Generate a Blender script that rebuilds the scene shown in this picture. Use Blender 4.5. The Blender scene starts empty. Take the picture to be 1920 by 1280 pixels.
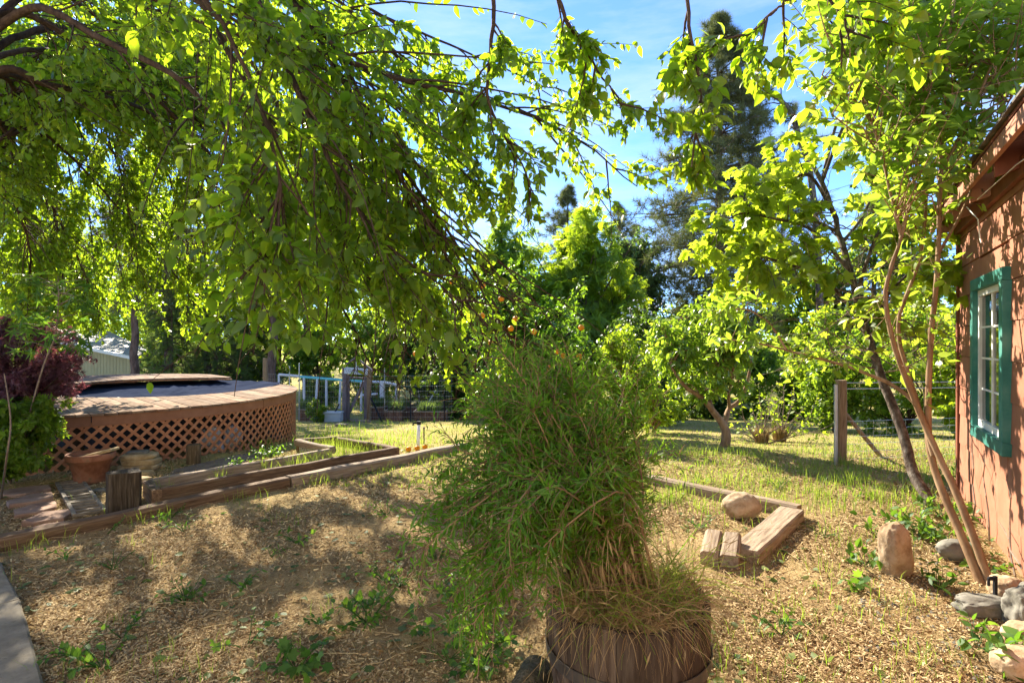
import bpy, math, random
import numpy as np
from mathutils import Vector, Matrix, noise

SC = bpy.context.scene
COL = SC.collection
rng = np.random.default_rng(11)
random.seed(11)
R = math.radians
F, CX, CY, EYE = 1050.0, 960.0, 640.0, 1.6     # photo focal length in pixels, centre, eye height

# ------------------------------------------------------------------ camera, sky, sun, exposure
cd = bpy.data.cameras.new('camera')
cam = bpy.data.objects.new('camera', cd); COL.objects.link(cam)
cam.location = (0, 0, EYE); cam.rotation_euler = (R(90), 0, 0)
cd.sensor_width = 36; cd.lens = 36 * F / 1920; cd.clip_end = 2000; cd.clip_start = 0.05
SC.camera = cam

SUN_AZ, SUN_EL = 28.0, 32.5                     # degrees left of the view axis, above the horizon
sdir = Vector((-math.sin(R(SUN_AZ)) * math.cos(R(SUN_EL)), math.cos(R(SUN_AZ)) * math.cos(R(SUN_EL)), math.sin(R(SUN_EL))))
w = bpy.data.worlds.new('World'); SC.world = w; w.use_nodes = True
nt = w.node_tree; nt.nodes.clear()
wo = nt.nodes.new('ShaderNodeOutputWorld'); bg = nt.nodes.new('ShaderNodeBackground')
sky = nt.nodes.new('ShaderNodeTexSky'); sky.sky_type = 'NISHITA'; sky.sun_disc = False
sky.sun_elevation = R(SUN_EL); sky.sun_rotation = R(-SUN_AZ)
sky.air_density = 0.75; sky.dust_density = 0.02; sky.ozone_density = 7.0; sky.altitude = 2500
# thin cirrus over the blue
tc = nt.nodes.new('ShaderNodeTexCoord'); mp = nt.nodes.new('ShaderNodeMapping')
mp.inputs['Scale'].default_value = (1.0, 1.6, 5.0); mp.inputs['Rotation'].default_value = (0.1, 0.25, 0.3)
nz = nt.nodes.new('ShaderNodeTexNoise'); nz.inputs['Scale'].default_value = 2.2; nz.inputs['Detail'].default_value = 7; nz.inputs['Roughness'].default_value = .62
cr = nt.nodes.new('ShaderNodeValToRGB'); cr.color_ramp.elements[0].position = .44; cr.color_ramp.elements[1].position = .80
cr.color_ramp.elements[0].color = (0, 0, 0, 1); cr.color_ramp.elements[1].color = (.75, .75, .75, 1)
mx = nt.nodes.new('ShaderNodeMix'); mx.data_type = 'RGBA'
mx.inputs['B'].default_value = (2.1, 2.4, 2.9, 1)
L = nt.links.new
L(tc.outputs['Generated'], mp.inputs['Vector']); L(mp.outputs['Vector'], nz.inputs['Vector']); L(nz.outputs['Fac'], cr.inputs['Fac'])
L(cr.outputs['Color'], mx.inputs['Factor']); L(sky.outputs['Color'], mx.inputs['A']); L(mx.outputs['Result'], bg.inputs['Color'])
bg.inputs['Strength'].default_value = 0.098
L(bg.outputs[0], wo.inputs[0])
sl = bpy.data.lights.new('sun', 'SUN'); sl.energy = 3.75; sl.angle = R(0.53); sl.color = (1.0, .90, .74)
so = bpy.data.objects.new('sun', sl); COL.objects.link(so); so.location = sdir * 60
so.rotation_euler = sdir.to_track_quat('Z', 'Y').to_euler()
vs = SC.view_settings
vs.view_transform = 'Standard'; vs.look = 'None'; vs.gamma = 1; vs.use_curve_mapping = False; vs.exposure = 2.35
SC.render.engine = 'CYCLES'
cy = SC.cycles
cy.max_bounces = 7; cy.diffuse_bounces = 4; cy.glossy_bounces = 2; cy.transmission_bounces = 5; cy.transparent_max_bounces = 6
cy.caustics_reflective = False; cy.caustics_refractive = False

# ------------------------------------------------------------------ geometry helpers
def sstep(a, b, x):
    t = np.clip((x - a) / (b - a), 0, 1); return t * t * (3 - 2 * t)

def gz(x, y):
    """height of the ground: level near the viewer, falling gently to the back, soft bumps"""
    x = np.asarray(x, float); y = np.asarray(y, float)
    d = 0.1 * np.clip(y - 8, 0, None); d = np.where(y > 22, 1.4, d)
    b = .018 * np.sin(1.7 * x + .6 * y) * np.sin(1.3 * y - .8 * x + 1) + .010 * np.sin(4.1 * x + 2) * np.sin(3.7 * y) + .006 * np.sin(9.3 * x - 3 * y) * np.sin(8.1 * y + x)
    return -d + b

def P(px, py, d):
    return Vector(((px - CX) / F * d, d, EYE - (py - CY) / F * d))

def G(px, py):
    """where the photo's pixel meets the ground"""
    lo, hi = 1.0, 60.0
    k = (py - CY) / F
    for _ in range(50):
        m = .5 * (lo + hi)
        if EYE - k * m > float(gz((px - CX) / F * m, m)): lo = m
        else: hi = m
    x = (px - CX) / F * lo
    return Vector((x, lo, float(gz(x, lo))))

def origin(o):
    v = Vector((0, 0, 0))
    while o is not None: v += Vector(o.location); o = o.parent
    return v

def tag(o, label=None, cat=None, group=None, kind=None):
    for k, v in (('label', label), ('category', cat), ('group', group), ('kind', kind)):
        if v: o[k] = v
    return o

def thing(name, label, cat, loc, group=None):
    o = bpy.data.objects.new(name, None); COL.objects.link(o); o.location = Vector(loc); o.empty_display_size = .1
    return tag(o, label, cat, group)

def mesh_from(name, V, faces, smooth=False, var=None):
    """V (n,3); faces: list of (m,k) index arrays"""
    me = bpy.data.meshes.new(name)
    V = np.ascontiguousarray(V, np.float32)
    me.vertices.add(len(V)); me.vertices.foreach_set('co', V.ravel())
    faces = [np.asarray(f, np.int32) for f in faces if len(f)]
    loops = np.concatenate([f.ravel() for f in faces]); starts = []; s = 0
    for f in faces:
        starts.append(s + np.arange(len(f)) * f.shape[1]); s += f.size
    starts = np.concatenate(starts).astype(np.int32)
    me.loops.add(len(loops)); me.loops.foreach_set('vertex_index', loops)
    me.polygons.add(len(starts)); me.polygons.foreach_set('loop_start', starts)
    if smooth: me.polygons.foreach_set('use_smooth', np.ones(len(starts), bool))
    if var is not None:
        a = me.attributes.new('var', 'FLOAT', 'POINT'); a.data.foreach_set('value', np.ascontiguousarray(var, np.float32))
    me.update(calc_edges=True)
    return me

def put(name, me, mat=None, parent=None, label=None, cat=None, group=None, kind=None, M=None):
    o = bpy.data.objects.new(name, me); COL.objects.link(o)
    if mat is not None and not me.materials: me.materials.append(mat)
    if M is not None:
        o.matrix_basis = (Matrix.Translation(-origin(parent)) @ M) if parent else M
    if parent is not None: o.parent = parent
    return tag(o, label, cat, group, kind)

class MB:
    """collects shapes of ONE part in world coordinates"""
    def __init__(s): s.v = []; s.f = []
    def add(s, vs, fs):
        b = len(s.v); s.v += [tuple(v) for v in vs]; s.f += [tuple(b + i for i in f) for f in fs]; return s
    def box(s, c, size, rot=None):
        x, y, z = (q / 2 for q in size); c = Vector(c)
        vs = [Vector((i * x, j * y, k * z)) for k in (-1, 1) for j in (-1, 1) for i in (-1, 1)]
        if rot is not None: vs = [rot @ v for v in vs]
        return s.add([c + v for v in vs], [(0, 2, 3, 1), (4, 5, 7, 6), (0, 1, 5, 4), (2, 6, 7, 3), (0, 4, 6, 2), (1, 3, 7, 5)])
    def bar(s, a, b, w_, h_, up=(0, 0, 1)):
        a, b = Vector(a), Vector(b); y = (b - a); ln = y.length; y.normalize()
        x = y.cross(Vector(up)).normalized(); z = x.cross(y)
        rot = Matrix((x, y, z)).transposed()
        return s.box((a + b) / 2, (w_, ln, h_), rot)
    def tube(s, pts, rad, n=8, cap=True):
        pts = [Vector(p) for p in pts]
        if not hasattr(rad, '__len__'): rad = [rad] * len(pts)
        rings = []
        for i, p in enumerate(pts):
            t = (pts[min(i + 1, len(pts) - 1)] - pts[max(i - 1, 0)]).normalized()
            u = t.cross(Vector((.31, .9, .3))); u.normalize(); v = t.cross(u)
            rings.append([p + (u * math.cos(a) + v * math.sin(a)) * rad[i] for a in [2 * math.pi * k / n for k in range(n)]])
        fs = [(i * n + k, i * n + (k + 1) % n, (i + 1) * n + (k + 1) % n, (i + 1) * n + k) for i in range(len(pts) - 1) for k in range(n)]
        if cap: fs += [tuple(range(n - 1, -1, -1)), tuple((len(pts) - 1) * n + k for k in range(n))]
        return s.add([q for r in rings for q in r], fs)
    def prism(s, poly, z0, z1):
        """poly: list of (x,y); z0,z1 scalars"""
        n = len(poly)
        return s.add([(x, y, z0) for x, y in poly] + [(x, y, z1) for x, y in poly],
                     [tuple(range(n - 1, -1, -1)), tuple(range(n, 2 * n))] + [(i, (i + 1) % n, n + (i + 1) % n, n + i) for i in range(n)])
    def lathe(s, c, prof, n=32):
        c = Vector(c); m = len(prof)
        vs = [c + Vector((r * math.cos(2 * math.pi * k / n), r * math.sin(2 * math.pi * k / n), z)) for k in range(n) for r, z in prof]
        fs = [(k * m + i, ((k + 1) % n) * m + i, ((k + 1) % n) * m + i + 1, k * m + i + 1) for k in range(n) for i in range(m - 1)]
        return s.add(vs, fs)
    def build(s, name, mat, parent=None, smooth=False, bevel=0, **kw):
        me = bpy.data.meshes.new(name); o0 = origin(parent)
        me.from_pydata([tuple(Vector(v) - o0) for v in s.v], [], s.f); me.update()
        if smooth: me.polygons.foreach_set('use_smooth', [True] * len(me.polygons))
        o = put(name, me, mat, parent, **kw)
        if bevel:
            b = o.modifiers.new('edge', 'BEVEL'); b.width = bevel; b.segments = 2; b.limit_method = 'ANGLE'
        return o

# ------------------------------------------------------------------ materials
def nodes(name):
    m = bpy.data.materials.new(name); m.use_nodes = True
    t = m.node_tree; b = t.nodes['Principled BSDF']
    return m, t, b

def ramp(t, fac, cols):
    r = t.nodes.new('ShaderNodeValToRGB'); e = r.color_ramp.elements
    while len(e) < len(cols): e.new(.5)
    for i, (p, c) in enumerate(cols): e[i].position = p; e[i].color = (*c, 1)
    t.links.new(fac, r.inputs['Fac']); return r.outputs['Color']

def noise_tex(t, scale, detail=5, rough=.6, stretch=None, coord='Object', offs=True):
    c = t.nodes.new('ShaderNodeTexCoord'); m = t.nodes.new('ShaderNodeMapping')
    if stretch: m.inputs['Scale'].default_value = stretch
    t.links.new(c.outputs[coord], m.inputs['Vector'])
    if offs:
        i = t.nodes.new('ShaderNodeObjectInfo'); mu = t.nodes.new('ShaderNodeMath'); mu.operation = 'MULTIPLY'; mu.inputs[1].default_value = 37
        t.links.new(i.outputs['Random'], mu.inputs[0]); t.links.new(mu.outputs[0], m.inputs['Location'])
    n = t.nodes.new('ShaderNodeTexNoise'); n.inputs['Scale'].default_value = scale; n.inputs['Detail'].default_value = detail; n.inputs['Roughness'].default_value = rough
    t.links.new(m.outputs['Vector'], n.inputs['Vector']); return n.outputs['Fac']

def mixc(t, fac, a, b, mode='MIX'):
    m = t.nodes.new('ShaderNodeMix'); m.data_type = 'RGBA'; m.blend_type = mode
    for k, v in (('Factor', fac), ('A', a), ('B', b)):
        if hasattr(v, 'default_value') or hasattr(v, 'is_linked'): t.links.new(v, m.inputs[k])
        elif isinstance(v, tuple): m.inputs[k].default_value = (*v, 1)
        else: m.inputs[k].default_value = v
    return m.outputs['Result']

def bump(t, b, h, strength=.4, dist=.01):
    n = t.nodes.new('ShaderNodeBump'); n.inputs['Strength'].default_value = strength; n.inputs['Distance'].default_value = dist
    t.links.new(h, n.inputs['Height']); t.links.new(n.outputs['Normal'], b.inputs['Normal'])

def rnd_value(t, amt=.25):
    """multiplies a colour by a per-object random brightness"""
    i = t.nodes.new('ShaderNodeObjectInfo'); m = t.nodes.new('ShaderNodeMapRange')
    m.inputs['To Min'].default_value = 1 - amt; m.inputs['To Max'].default_value = 1 + amt
    t.links.new(i.outputs['Random'], m.inputs['Value']); return m.outputs['Result']

def surface(name, cols, scale=8, stretch=None, rough=.8, bs=.4, bd=.01, rnd=.15, metal=0, detail=6, spots=None, spec=.12):
    m, t, b = nodes(name)
    f = noise_tex(t, scale, detail, .65, stretch)
    n = len(cols); lo, hi = .3, .7
    c = ramp(t, f, [(lo + (hi - lo) * i / max(1, n - 1), q) for i, q in enumerate(cols)])
    if spots:
        f2 = noise_tex(t, spots[0], 4, .7)
        r2 = ramp(t, f2, [(spots[2], (0, 0, 0)), (spots[3], (1, 1, 1))])
        c = mixc(t, r2, c, spots[1])
    if rnd:
        mm = t.nodes.new('ShaderNodeVectorMath'); mm.operation = 'SCALE'
        t.links.new(c, mm.inputs[0]); t.links.new(rnd_value(t, rnd), mm.inputs['Scale']); c = mm.outputs[0]
    t.links.new(c, b.inputs['Base Color']); b.inputs['Roughness'].default_value = rough; b.inputs['Metallic'].default_value = metal
    b.inputs['Specular IOR Level'].default_value = spec
    if bs: bump(t, b, f, bs, bd)
    return m

def leaf_mat(name, lo, hi, tlo, thi, trans=.5, rough=.42, spec=.4):
    m, t, b = nodes(name)
    a = t.nodes.new('ShaderNodeAttribute'); a.attribute_name = 'var'
    f = a.outputs['Fac']
    c1 = ramp(t, f, [(0, lo), (1, hi)]); c2 = ramp(t, f, [(0, tlo), (1, thi)])
    t.links.new(c1, b.inputs['Base Color']); b.inputs['Roughness'].default_value = rough; b.inputs['Specular IOR Level'].default_value = spec
    tr = t.nodes.new('ShaderNodeBsdfTranslucent'); t.links.new(c2, tr.inputs['Color'])
    ms = t.nodes.new('ShaderNodeMixShader'); ms.inputs[0].default_value = trans
    t.links.new(b.outputs[0], ms.inputs[1]); t.links.new(tr.outputs[0], ms.inputs[2])
    t.links.new(ms.outputs[0], t.nodes['Material Output'].inputs['Surface'])
    return m

M = {}
M['mulberry'] = leaf_mat('mulberry_leaf', (.024, .062, .010), (.055, .110, .016), (.32, .52, .012), (.60, .78, .03), .55, .38, .45)
M['laurel'] = leaf_mat('laurel_leaf', (.055, .120, .016), (.14, .23, .035), (.30, .50, .02), (.58, .76, .06), .48, .30, .5)
M['grape'] = leaf_mat('lobed_leaf', (.07, .13, .016), (.14, .21, .025), (.40, .56, .02), (.66, .78, .04), .55)
M['willowy'] = leaf_mat('narrow_leaf', (.036, .110, .012), (.095, .205, .022), (.22, .50, .02), (.46, .74, .04), .5)
M['citrus'] = leaf_mat('citrus_leaf', (.038, .100, .012), (.085, .175, .022), (.20, .42, .012), (.40, .62, .03), .46, .35, .4)
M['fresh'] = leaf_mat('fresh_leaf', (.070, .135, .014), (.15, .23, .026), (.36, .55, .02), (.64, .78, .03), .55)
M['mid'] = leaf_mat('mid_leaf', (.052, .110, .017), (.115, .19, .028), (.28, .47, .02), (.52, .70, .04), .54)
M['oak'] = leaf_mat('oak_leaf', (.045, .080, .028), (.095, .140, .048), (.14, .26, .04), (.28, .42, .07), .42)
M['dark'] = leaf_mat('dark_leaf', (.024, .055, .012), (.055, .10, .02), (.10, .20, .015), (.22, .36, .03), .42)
M['cedar'] = leaf_mat('cedar_spray', (.055, .092, .036), (.10, .145, .055), (.18, .28, .05), (.34, .46, .08), .48, .6, .2)
M['pine'] = leaf_mat('pine_needle', (.075, .092, .036), (.17, .175, .078), (.12, .16, .03), (.24, .27, .06), .3, .6, .15)
M['maple'] = leaf_mat('purple_leaf', (.085, .038, .058), (.18, .095, .12), (.22, .05, .08), (.42, .12, .12), .45)
M['weed'] = leaf_mat('weed_leaf', (.035, .095, .018), (.080, .165, .03), (.15, .34, .02), (.34, .55, .04), .4, .5, .25)
M['grass'] = leaf_mat('grass_blade', (.075, .140, .020), (.20, .26, .045), (.22, .42, .02), (.48, .58, .06), .45, .5, .3)
M['drygrass'] = leaf_mat('dry_grass_blade', (.22, .13, .055), (.46, .34, .18), (.20, .12, .04), (.42, .30, .13), .3, .7, .15)
M['chip'] = leaf_mat('straw_chip', (.18, .100, .044), (.66, .51, .28), (.18, .11, .04), (.44, .34, .16), .15, .9, .05)
M['litter'] = leaf_mat('fallen_leaf', (.05, .085, .025), (.20, .24, .08), (.1, .2, .03), (.3, .38, .08), .3, .6, .2)

M['bark'] = surface('brown_bark', [(.040, .024, .016), (.085, .055, .036), (.16, .11, .075)], 26, (1, 1, .25), .9, .8, .02, .15)
M['bark_dark'] = surface('dark_bark', [(.030, .019, .013), (.060, .040, .027), (.095, .065, .045)], 24, (1, 1, .3), .9, .8, .02, .15)
M['bark_pine'] = surface('pine_bark', [(.055, .036, .028), (.13, .085, .065), (.20, .14, .11)], 9, (1, 1, .35), .9, 1, .05, .15)
M['bark_tan'] = surface('tan_bark', [(.15, .085, .045), (.26, .165, .09), (.36, .25, .15)], 12, (1, 1, .3), .75, .5, .008, .1)
M['bark_lichen'] = surface('lichen_bark', [(.030, .020, .015), (.075, .055, .042), (.15, .12, .095), (.30, .28, .24)], 18, (1, 1, .5), .9, .9, .015, .1)
M['twig'] = surface('bare_twig', [(.14, .10, .075), (.28, .22, .17)], 20, None, .8, .3, .004)
M['deckwood'] = surface('weathered_deck_board', [(.14, .088, .056), (.24, .165, .112), (.32, .24, .175)], 5, (1, 1, 1), .9, .35, .004, .28, spots=(1.8, (.15, .07, .04), .5, .75), spec=.03)
M['fascia'] = surface('painted_brown_board', [(.23, .110, .062), (.30, .150, .090)], 5, None, .7, .2, .003, .08)
M['lattice'] = surface('lattice_redwood', [(.29, .120, .055), (.40, .180, .090), (.45, .235, .13)], 7, None, .75, .3, .003, .14)
M['timber'] = surface('weathered_timber', [(.070, .040, .024), (.145, .090, .052), (.24, .165, .10)], 3.5, (1, 14, 14), .85, .8, .008, .2)
M['timber_grey'] = surface('grey_timber', [(.13, .090, .060), (.26, .195, .135), (.36, .285, .21)], 3.5, (1, 14, 14), .85, .8, .008, .15)
M['timber_black'] = surface('dark_upright_timber', [(.022, .015, .010), (.060, .045, .030), (.12, .095, .065)], 4, (1, 16, 16), .85, 1, .012, .1)
M['stump'] = surface('stump_wood', [(.055, .040, .020), (.12, .085, .045), (.19, .14, .085)], 4, (14, 14, 1.2), .85, .9, .012, .1)
M['barrel'] = surface('barrel_stave', [(.028, .018, .013), (.068, .046, .034), (.125, .092, .07)], 4, (10, 10, .9), .8, .7, .006, .25)
M['hoop'] = surface('rusty_hoop', [(.05, .045, .042), (.11, .095, .085), (.17, .125, .09)], 9, None, .55, .3, .002, .05, .6)
M['siding'] = surface('terracotta_siding', [(.255, .105, .062), (.305, .135, .082), (.345, .162, .102)], 3.5, (1, 1, 1), .72, .25, .003, .05, spots=(40, (.29, .105, .055), .62, .75))
M['trimred'] = surface('dark_red_trim', [(.16, .052, .028), (.22, .080, .045)], 6, None, .65, .2, .003, .08)
M['fasciared'] = surface('flaking_fascia', [(.30, .135, .080), (.37, .18, .115), (.42, .23, .16)], 6, (1, 1, 1), .7, .3, .003, .05, spots=(16, (.10, .085, .06), .60, .72))
M['shingle'] = surface('grey_shingle', [(.10, .085, .07), (.20, .175, .14)], 12, None, .9, .5, .006, .25)
M['green'] = surface('teal_green_paint', [(.025, .125, .105), (.045, .18, .15), (.09, .23, .19)], 5, None, .5, .25, .003, .07, spots=(22, (.10, .19, .14), .66, .74))
M['white'] = surface('white_paint', [(.62, .60, .56), (.78, .77, .74)], 9, None, .5, .15, .002, .04)
M['pvc'] = surface('white_pipe', [(.66, .67, .70), (.78, .78, .80)], 9, None, .4, 0, 0, .04)
M['teal'] = surface('teal_pipe', [(.12, .50, .52), (.2, .62, .62)], 9, None, .4, 0, 0, .04)
M['cover'] = surface('navy_pool_cover', [(.022, .028, .048), (.044, .054, .085)], 3, None, .6, .15, .01, .02, spec=0)
M['poolwall'] = surface('pool_wall', [(.03, .034, .045), (.06, .065, .08)], 4, None, .6, .1, .01, .05)
M['terracotta'] = surface('terracotta', [(.15, .060, .034), (.26, .115, .068), (.33, .18, .115)], 7, None, .85, .3, .004, .05, spots=(7, (.10, .085, .05), .55, .75))
M['sandstone'] = surface('red_sandstone', [(.17, .100, .068), (.26, .165, .115), (.32, .22, .16)], 6, None, .9, .6, .01, .15)
M['goldstone'] = surface('pale_gold_stone', [(.22, .15, .07), (.36, .27, .14), (.45, .36, .22)], 9, None, .9, .7, .012, .15)
M['granite'] = surface('tan_granite', [(.24, .155, .085), (.38, .275, .17), (.50, .39, .27)], 11, None, .9, .8, .012, .12, spots=(70, (.15, .10, .07), .60, .70))
M['greystone'] = surface('grey_rock', [(.085, .080, .068), (.155, .145, .12), (.23, .215, .18)], 9, None, .9, .7, .012, .2, spots=(6, (.10, .11, .05), .6, .75))
M['paving'] = surface('earthy_flagstone', [(.12, .088, .062), (.20, .15, .11), (.26, .20, .15)], 4, None, .9, .6, .01, .15, spots=(9, (.07, .05, .03), .55, .7))
M['concrete'] = surface('old_concrete', [(.13, .112, .080), (.20, .172, .125), (.27, .235, .175)], 7, None, .9, .5, .006, .06, spots=(55, (.10, .09, .07), .60, .70), detail=10)
M['iron'] = surface('grate_metal', [(.09, .075, .055), (.19, .16, .12), (.26, .22, .17)], 10, None, .8, .4, .004, .15)
M['galv'] = surface('galvanised_steel', [(.38, .38, .36), (.52, .52, .50)], 8, None, .45, .1, .002, .05, .7)
M['rustbed'] = surface('rusty_corrugated_bed', [(.10, .048, .03), (.19, .095, .062), (.25, .15, .11)], 6, None, .85, .3, .004, .15)
M['tanwall'] = surface('tan_metal_wall', [(.36, .29, .13), (.42, .345, .165)], 2, None, .55, .1, .002, .03)
M['barnroof'] = surface('pale_metal_roof', [(.20, .18, .15), (.28, .26, .22)], 2, None, .5, .1, .002, .03)
M['cool'] = surface('pale_plastic', [(.50, .53, .55), (.62, .64, .66)], 4, None, .5, .1, .002, .02)
M['signpaint'] = surface('pale_blue_sign', [(.48, .54, .60), (.60, .66, .72)], 6, None, .6, .1, .002, .02)
M['letter'] = surface('faded_letter', [(.20, .25, .32), (.26, .32, .38)], 6, None, .6, 0, 0, 0)
M['gatewood'] = surface('purple_grey_gate_wood', [(.095, .075, .085), (.17, .14, .15), (.22, .19, .19)], 8, (1, 1, .3), .8, .5, .005, .15)
M['postwood'] = surface('fence_post_wood', [(.13, .085, .048), (.23, .16, .095), (.31, .235, .155)], 5, (.8, 10, 10), .85, .7, .008, .12)
M['black'] = surface('black_plastic', [(.012, .012, .014), (.03, .03, .034)], 6, None, .5, .1, .002, .02)
M['orange'] = surface('orange_peel', [(.72, .24, .012), (.80, .32, .02)], 60, None, .45, .4, .002, .08)
M['basket'] = surface('orange_plastic', [(.62, .17, .04), (.72, .24, .07)], 8, None, .5, .1, .002, .05)
M['stucco'] = surface('added_house_siding', [(.72, .66, .56), (.80, .75, .66)], 3, None, .85, .2, .003, .03)
M['cobweb'] = surface('cobweb', [(.6, .58, .55), (.7, .7, .68)], 8, None, .8, 0, 0, 0)

def ground_material():
    m, t, b = nodes('straw_strewn_earth')
    geo = t.nodes.new('ShaderNodeNewGeometry'); sep = t.nodes.new('ShaderNodeSeparateXYZ'); t.links.new(geo.outputs['Position'], sep.inputs[0])
    f1 = noise_tex(t, 42, 8, .75, None, 'Object', False)
    f2 = noise_tex(t, 150, 4, .7, (1, .35, 1), 'Object', False)
    f3 = noise_tex(t, .9, 4, .6, None, 'Object', False)
    f4 = noise_tex(t, 3.2, 5, .65, None, 'Object', False)
    straw = ramp(t, f1, [(.28, (.15, .095, .040)), (.45, (.34, .235, .105)), (.60, (.50, .375, .185)), (.75, (.62, .50, .28))])
    straw2 = ramp(t, f2, [(.3, (.15, .095, .042)), (.5, (.37, .265, .125)), (.72, (.60, .48, .27))])
    c = mixc(t, .5, straw, straw2)
    dirt = ramp(t, f4, [(.38, (1, 1, 1)), (.58, (0, 0, 0))])
    mm = t.nodes.new('ShaderNodeMath'); mm.operation = 'MULTIPLY'; mm.inputs[1].default_value = .45; t.links.new(dirt, mm.inputs[0])
    c = mixc(t, mm.outputs[0], c, (.12, .066, .034))
    # short turf further back
    far = t.nodes.new('ShaderNodeMapRange'); far.inputs['From Min'].default_value = 5.2; far.inputs['From Max'].default_value = 8.5
    far.inputs['To Max'].default_value = .85; t.links.new(sep.outputs['Y'], far.inputs['Value'])
    gm = ramp(t, f3, [(.36, (0, 0, 0)), (.62, (1, 1, 1))])
    mg = t.nodes.new('ShaderNodeMath'); mg.operation = 'MULTIPLY'; t.links.new(far.outputs[0], mg.inputs[0]); t.links.new(gm, mg.inputs[1])
    turf = ramp(t, f1, [(.3, (.14, .155, .035)), (.55, (.31, .30, .075)), (.75, (.48, .42, .15))])
    dry = ramp(t, f1, [(.3, (.24, .18, .065)), (.55, (.44, .35, .15)), (.75, (.58, .48, .25))])
    c = mixc(t, far.outputs[0], c, dry)
    c = mixc(t, mg.outputs[0], c, turf)
    t.links.new(c, b.inputs['Base Color']); b.inputs['Roughness'].default_value = .95; b.inputs['Specular IOR Level'].default_value = .03
    bump(t, b, f1, .9, .03)
    return m
M['ground'] = ground_material()

# ------------------------------------------------------------------ foliage engine (numpy)
def unit(v):
    return v / np.maximum(np.linalg.norm(v, axis=-1, keepdims=True), 1e-9)

def fan(outline, centre):
    n = len(outline)
    return np.array([centre] + outline, float), [np.array([(0, 1 + i, 1 + (i + 1) % n) for i in range(n)])]

TPL = {}
TPL['ovate'] = (np.array([(0, 0, 0), (.35, 0, -.03), (.7, 0, -.05), (1, 0, -.16), (.10, .21, .03), (.40, .32, .05), (.74, .18, .0), (.10, -.21, .03), (.40, -.32, .05), (.74, -.18, .0)], float),
                [np.array([(0, 1, 5, 4), (1, 2, 6, 5), (0, 7, 8, 1), (1, 8, 9, 2)]), np.array([(2, 3, 6), (2, 9, 3)])])
TPL['oval'] = (np.array([(0, 0, 0), (.5, 0, -.05), (1, 0, -.24), (.22, .19, .03), (.62, .21, .0), (.22, -.19, .03), (.62, -.21, .0)], float),
               [np.array([(0, 1, 4, 3), (0, 5, 6, 1)]), np.array([(1, 2, 4), (1, 6, 2)])])
TPL['simple'] = (np.array([(0, 0, 0), (.45, .30, .06), (1, 0, -.06), (.45, -.30, .06)], float), [np.array([(0, 2, 1), (0, 3, 2)])])
TPL['spike'] = (np.array([(0, 0, 0), (.4, .055, .01), (1, 0, -.03), (.4, -.055, .01)], float), [np.array([(0, 2, 1), (0, 3, 2)])])
TPL['narrow'] = (np.array([(0, 0, 0), (.42, .095, .025), (1, 0, -.10), (.42, -.095, .025)], float), [np.array([(0, 2, 1), (0, 3, 2)])])
_o = [(r_ * math.cos(R(a)) + .45, r_ * math.sin(R(a)), -.05 if r_ > .5 else .04) for a, r_ in
      ((0, .62), (28, .36), (58, .60), (92, .34), (125, .55), (165, .40), (195, .40), (235, .55), (268, .34), (302, .60), (332, .36))]
TPL['lobed'] = fan(_o, (.42, 0, 0))
_o = [(r_ * math.cos(R(a)) + .5, r_ * math.sin(R(a)), -.07 if r_ > .4 else .03) for a, r_ in
      [(i * 360 / 14, (.60 if i in (0, 2, 12, 4, 10) else .13)) for i in range(14)]]
TPL['star'] = fan(_o, (.42, 0, 0))
_r = np.random.default_rng(3)
_v, _f = [], []
for i in range(11):
    d = unit(np.array([.55, 0, 0]) + .75 * _r.normal(size=3)); s = unit(np.cross(d, _r.normal(size=3))) * .022; b0 = np.array([.1, 0, 0]) * _r.random()
    _v += [b0 - s, b0 + s, b0 + d]; _f.append((3 * i, 3 * i + 1, 3 * i + 2))
TPL['tuft'] = (np.array(_v), [np.array(_f)])
_v, _f = [], []
for i in range(6):
    for sgn in (-1, 1):
        x = .1 + .13 * i; l = .34 - .03 * i; k = len(_v)
        _v += [(x, 0, 0), (x + l * .45, sgn * l * .42, -.02), (x + l * .62, sgn * l, -.1), (x + l * .1, sgn * l * .5, .02)]; _f += [(k, k + 1, k + 2), (k, k + 2, k + 3)]
TPL['pinnate'] = (np.array(_v), [np.array(_f)])
_v, _f = [], []
for i in range(5):
    for sgn in (-1, 1):
        x = .04 + .17 * i; l = .42 - .05 * i; k = len(_v)
        _v += [(x, 0, 0), (x + .09, 0, 0), (x + l * .75, sgn * l * .62, -.05 - .03 * i)]; _f.append((k, k + 1, k + 2))
_v += [(.0, -.02, 0), (.0, .02, 0), (1.05, 0, -.1)]; _f.append((len(_v) - 3, len(_v) - 2, len(_v) - 1))
TPL['spray'] = (np.array(_v), [np.array(_f)])

def frames(d, n):
    d = unit(d); s = np.cross(n, d)
    bad = np.linalg.norm(s, axis=1) < 1e-3; s[bad] = np.cross(np.array([1., .3, .2]), d[bad])
    s = unit(s); n2 = np.cross(d, s)
    return np.stack([d, s, n2], axis=-1)

def leaf_arrays(pos, d, n, size, tpl, var):
    T, fs = TPL[tpl]; N = len(pos); k = len(T)
    Rm = frames(d, n)
    if tpl in ('ovate', 'oval', 'lobed', 'simple'):          # every leaf its own width, curl and fold
        T = T[None] * np.stack([np.ones(N), .72 + .45 * rng.random(N), -.6 + 2.8 * rng.random(N)], -1)[:, None, :]
        V = np.einsum('nij,nkj->nki', Rm, T) * size[:, None, None] + pos[:, None, :]
    else:
        V = np.einsum('nij,kj->nki', Rm, T) * size[:, None, None] + pos[:, None, :]
    off = (np.arange(N) * k)[:, None, None]
    F_ = [(f[None] + off).reshape(-1, f.shape[1]) for f in fs]
    return V.reshape(-1, 3), F_, np.repeat(var, k)

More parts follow.
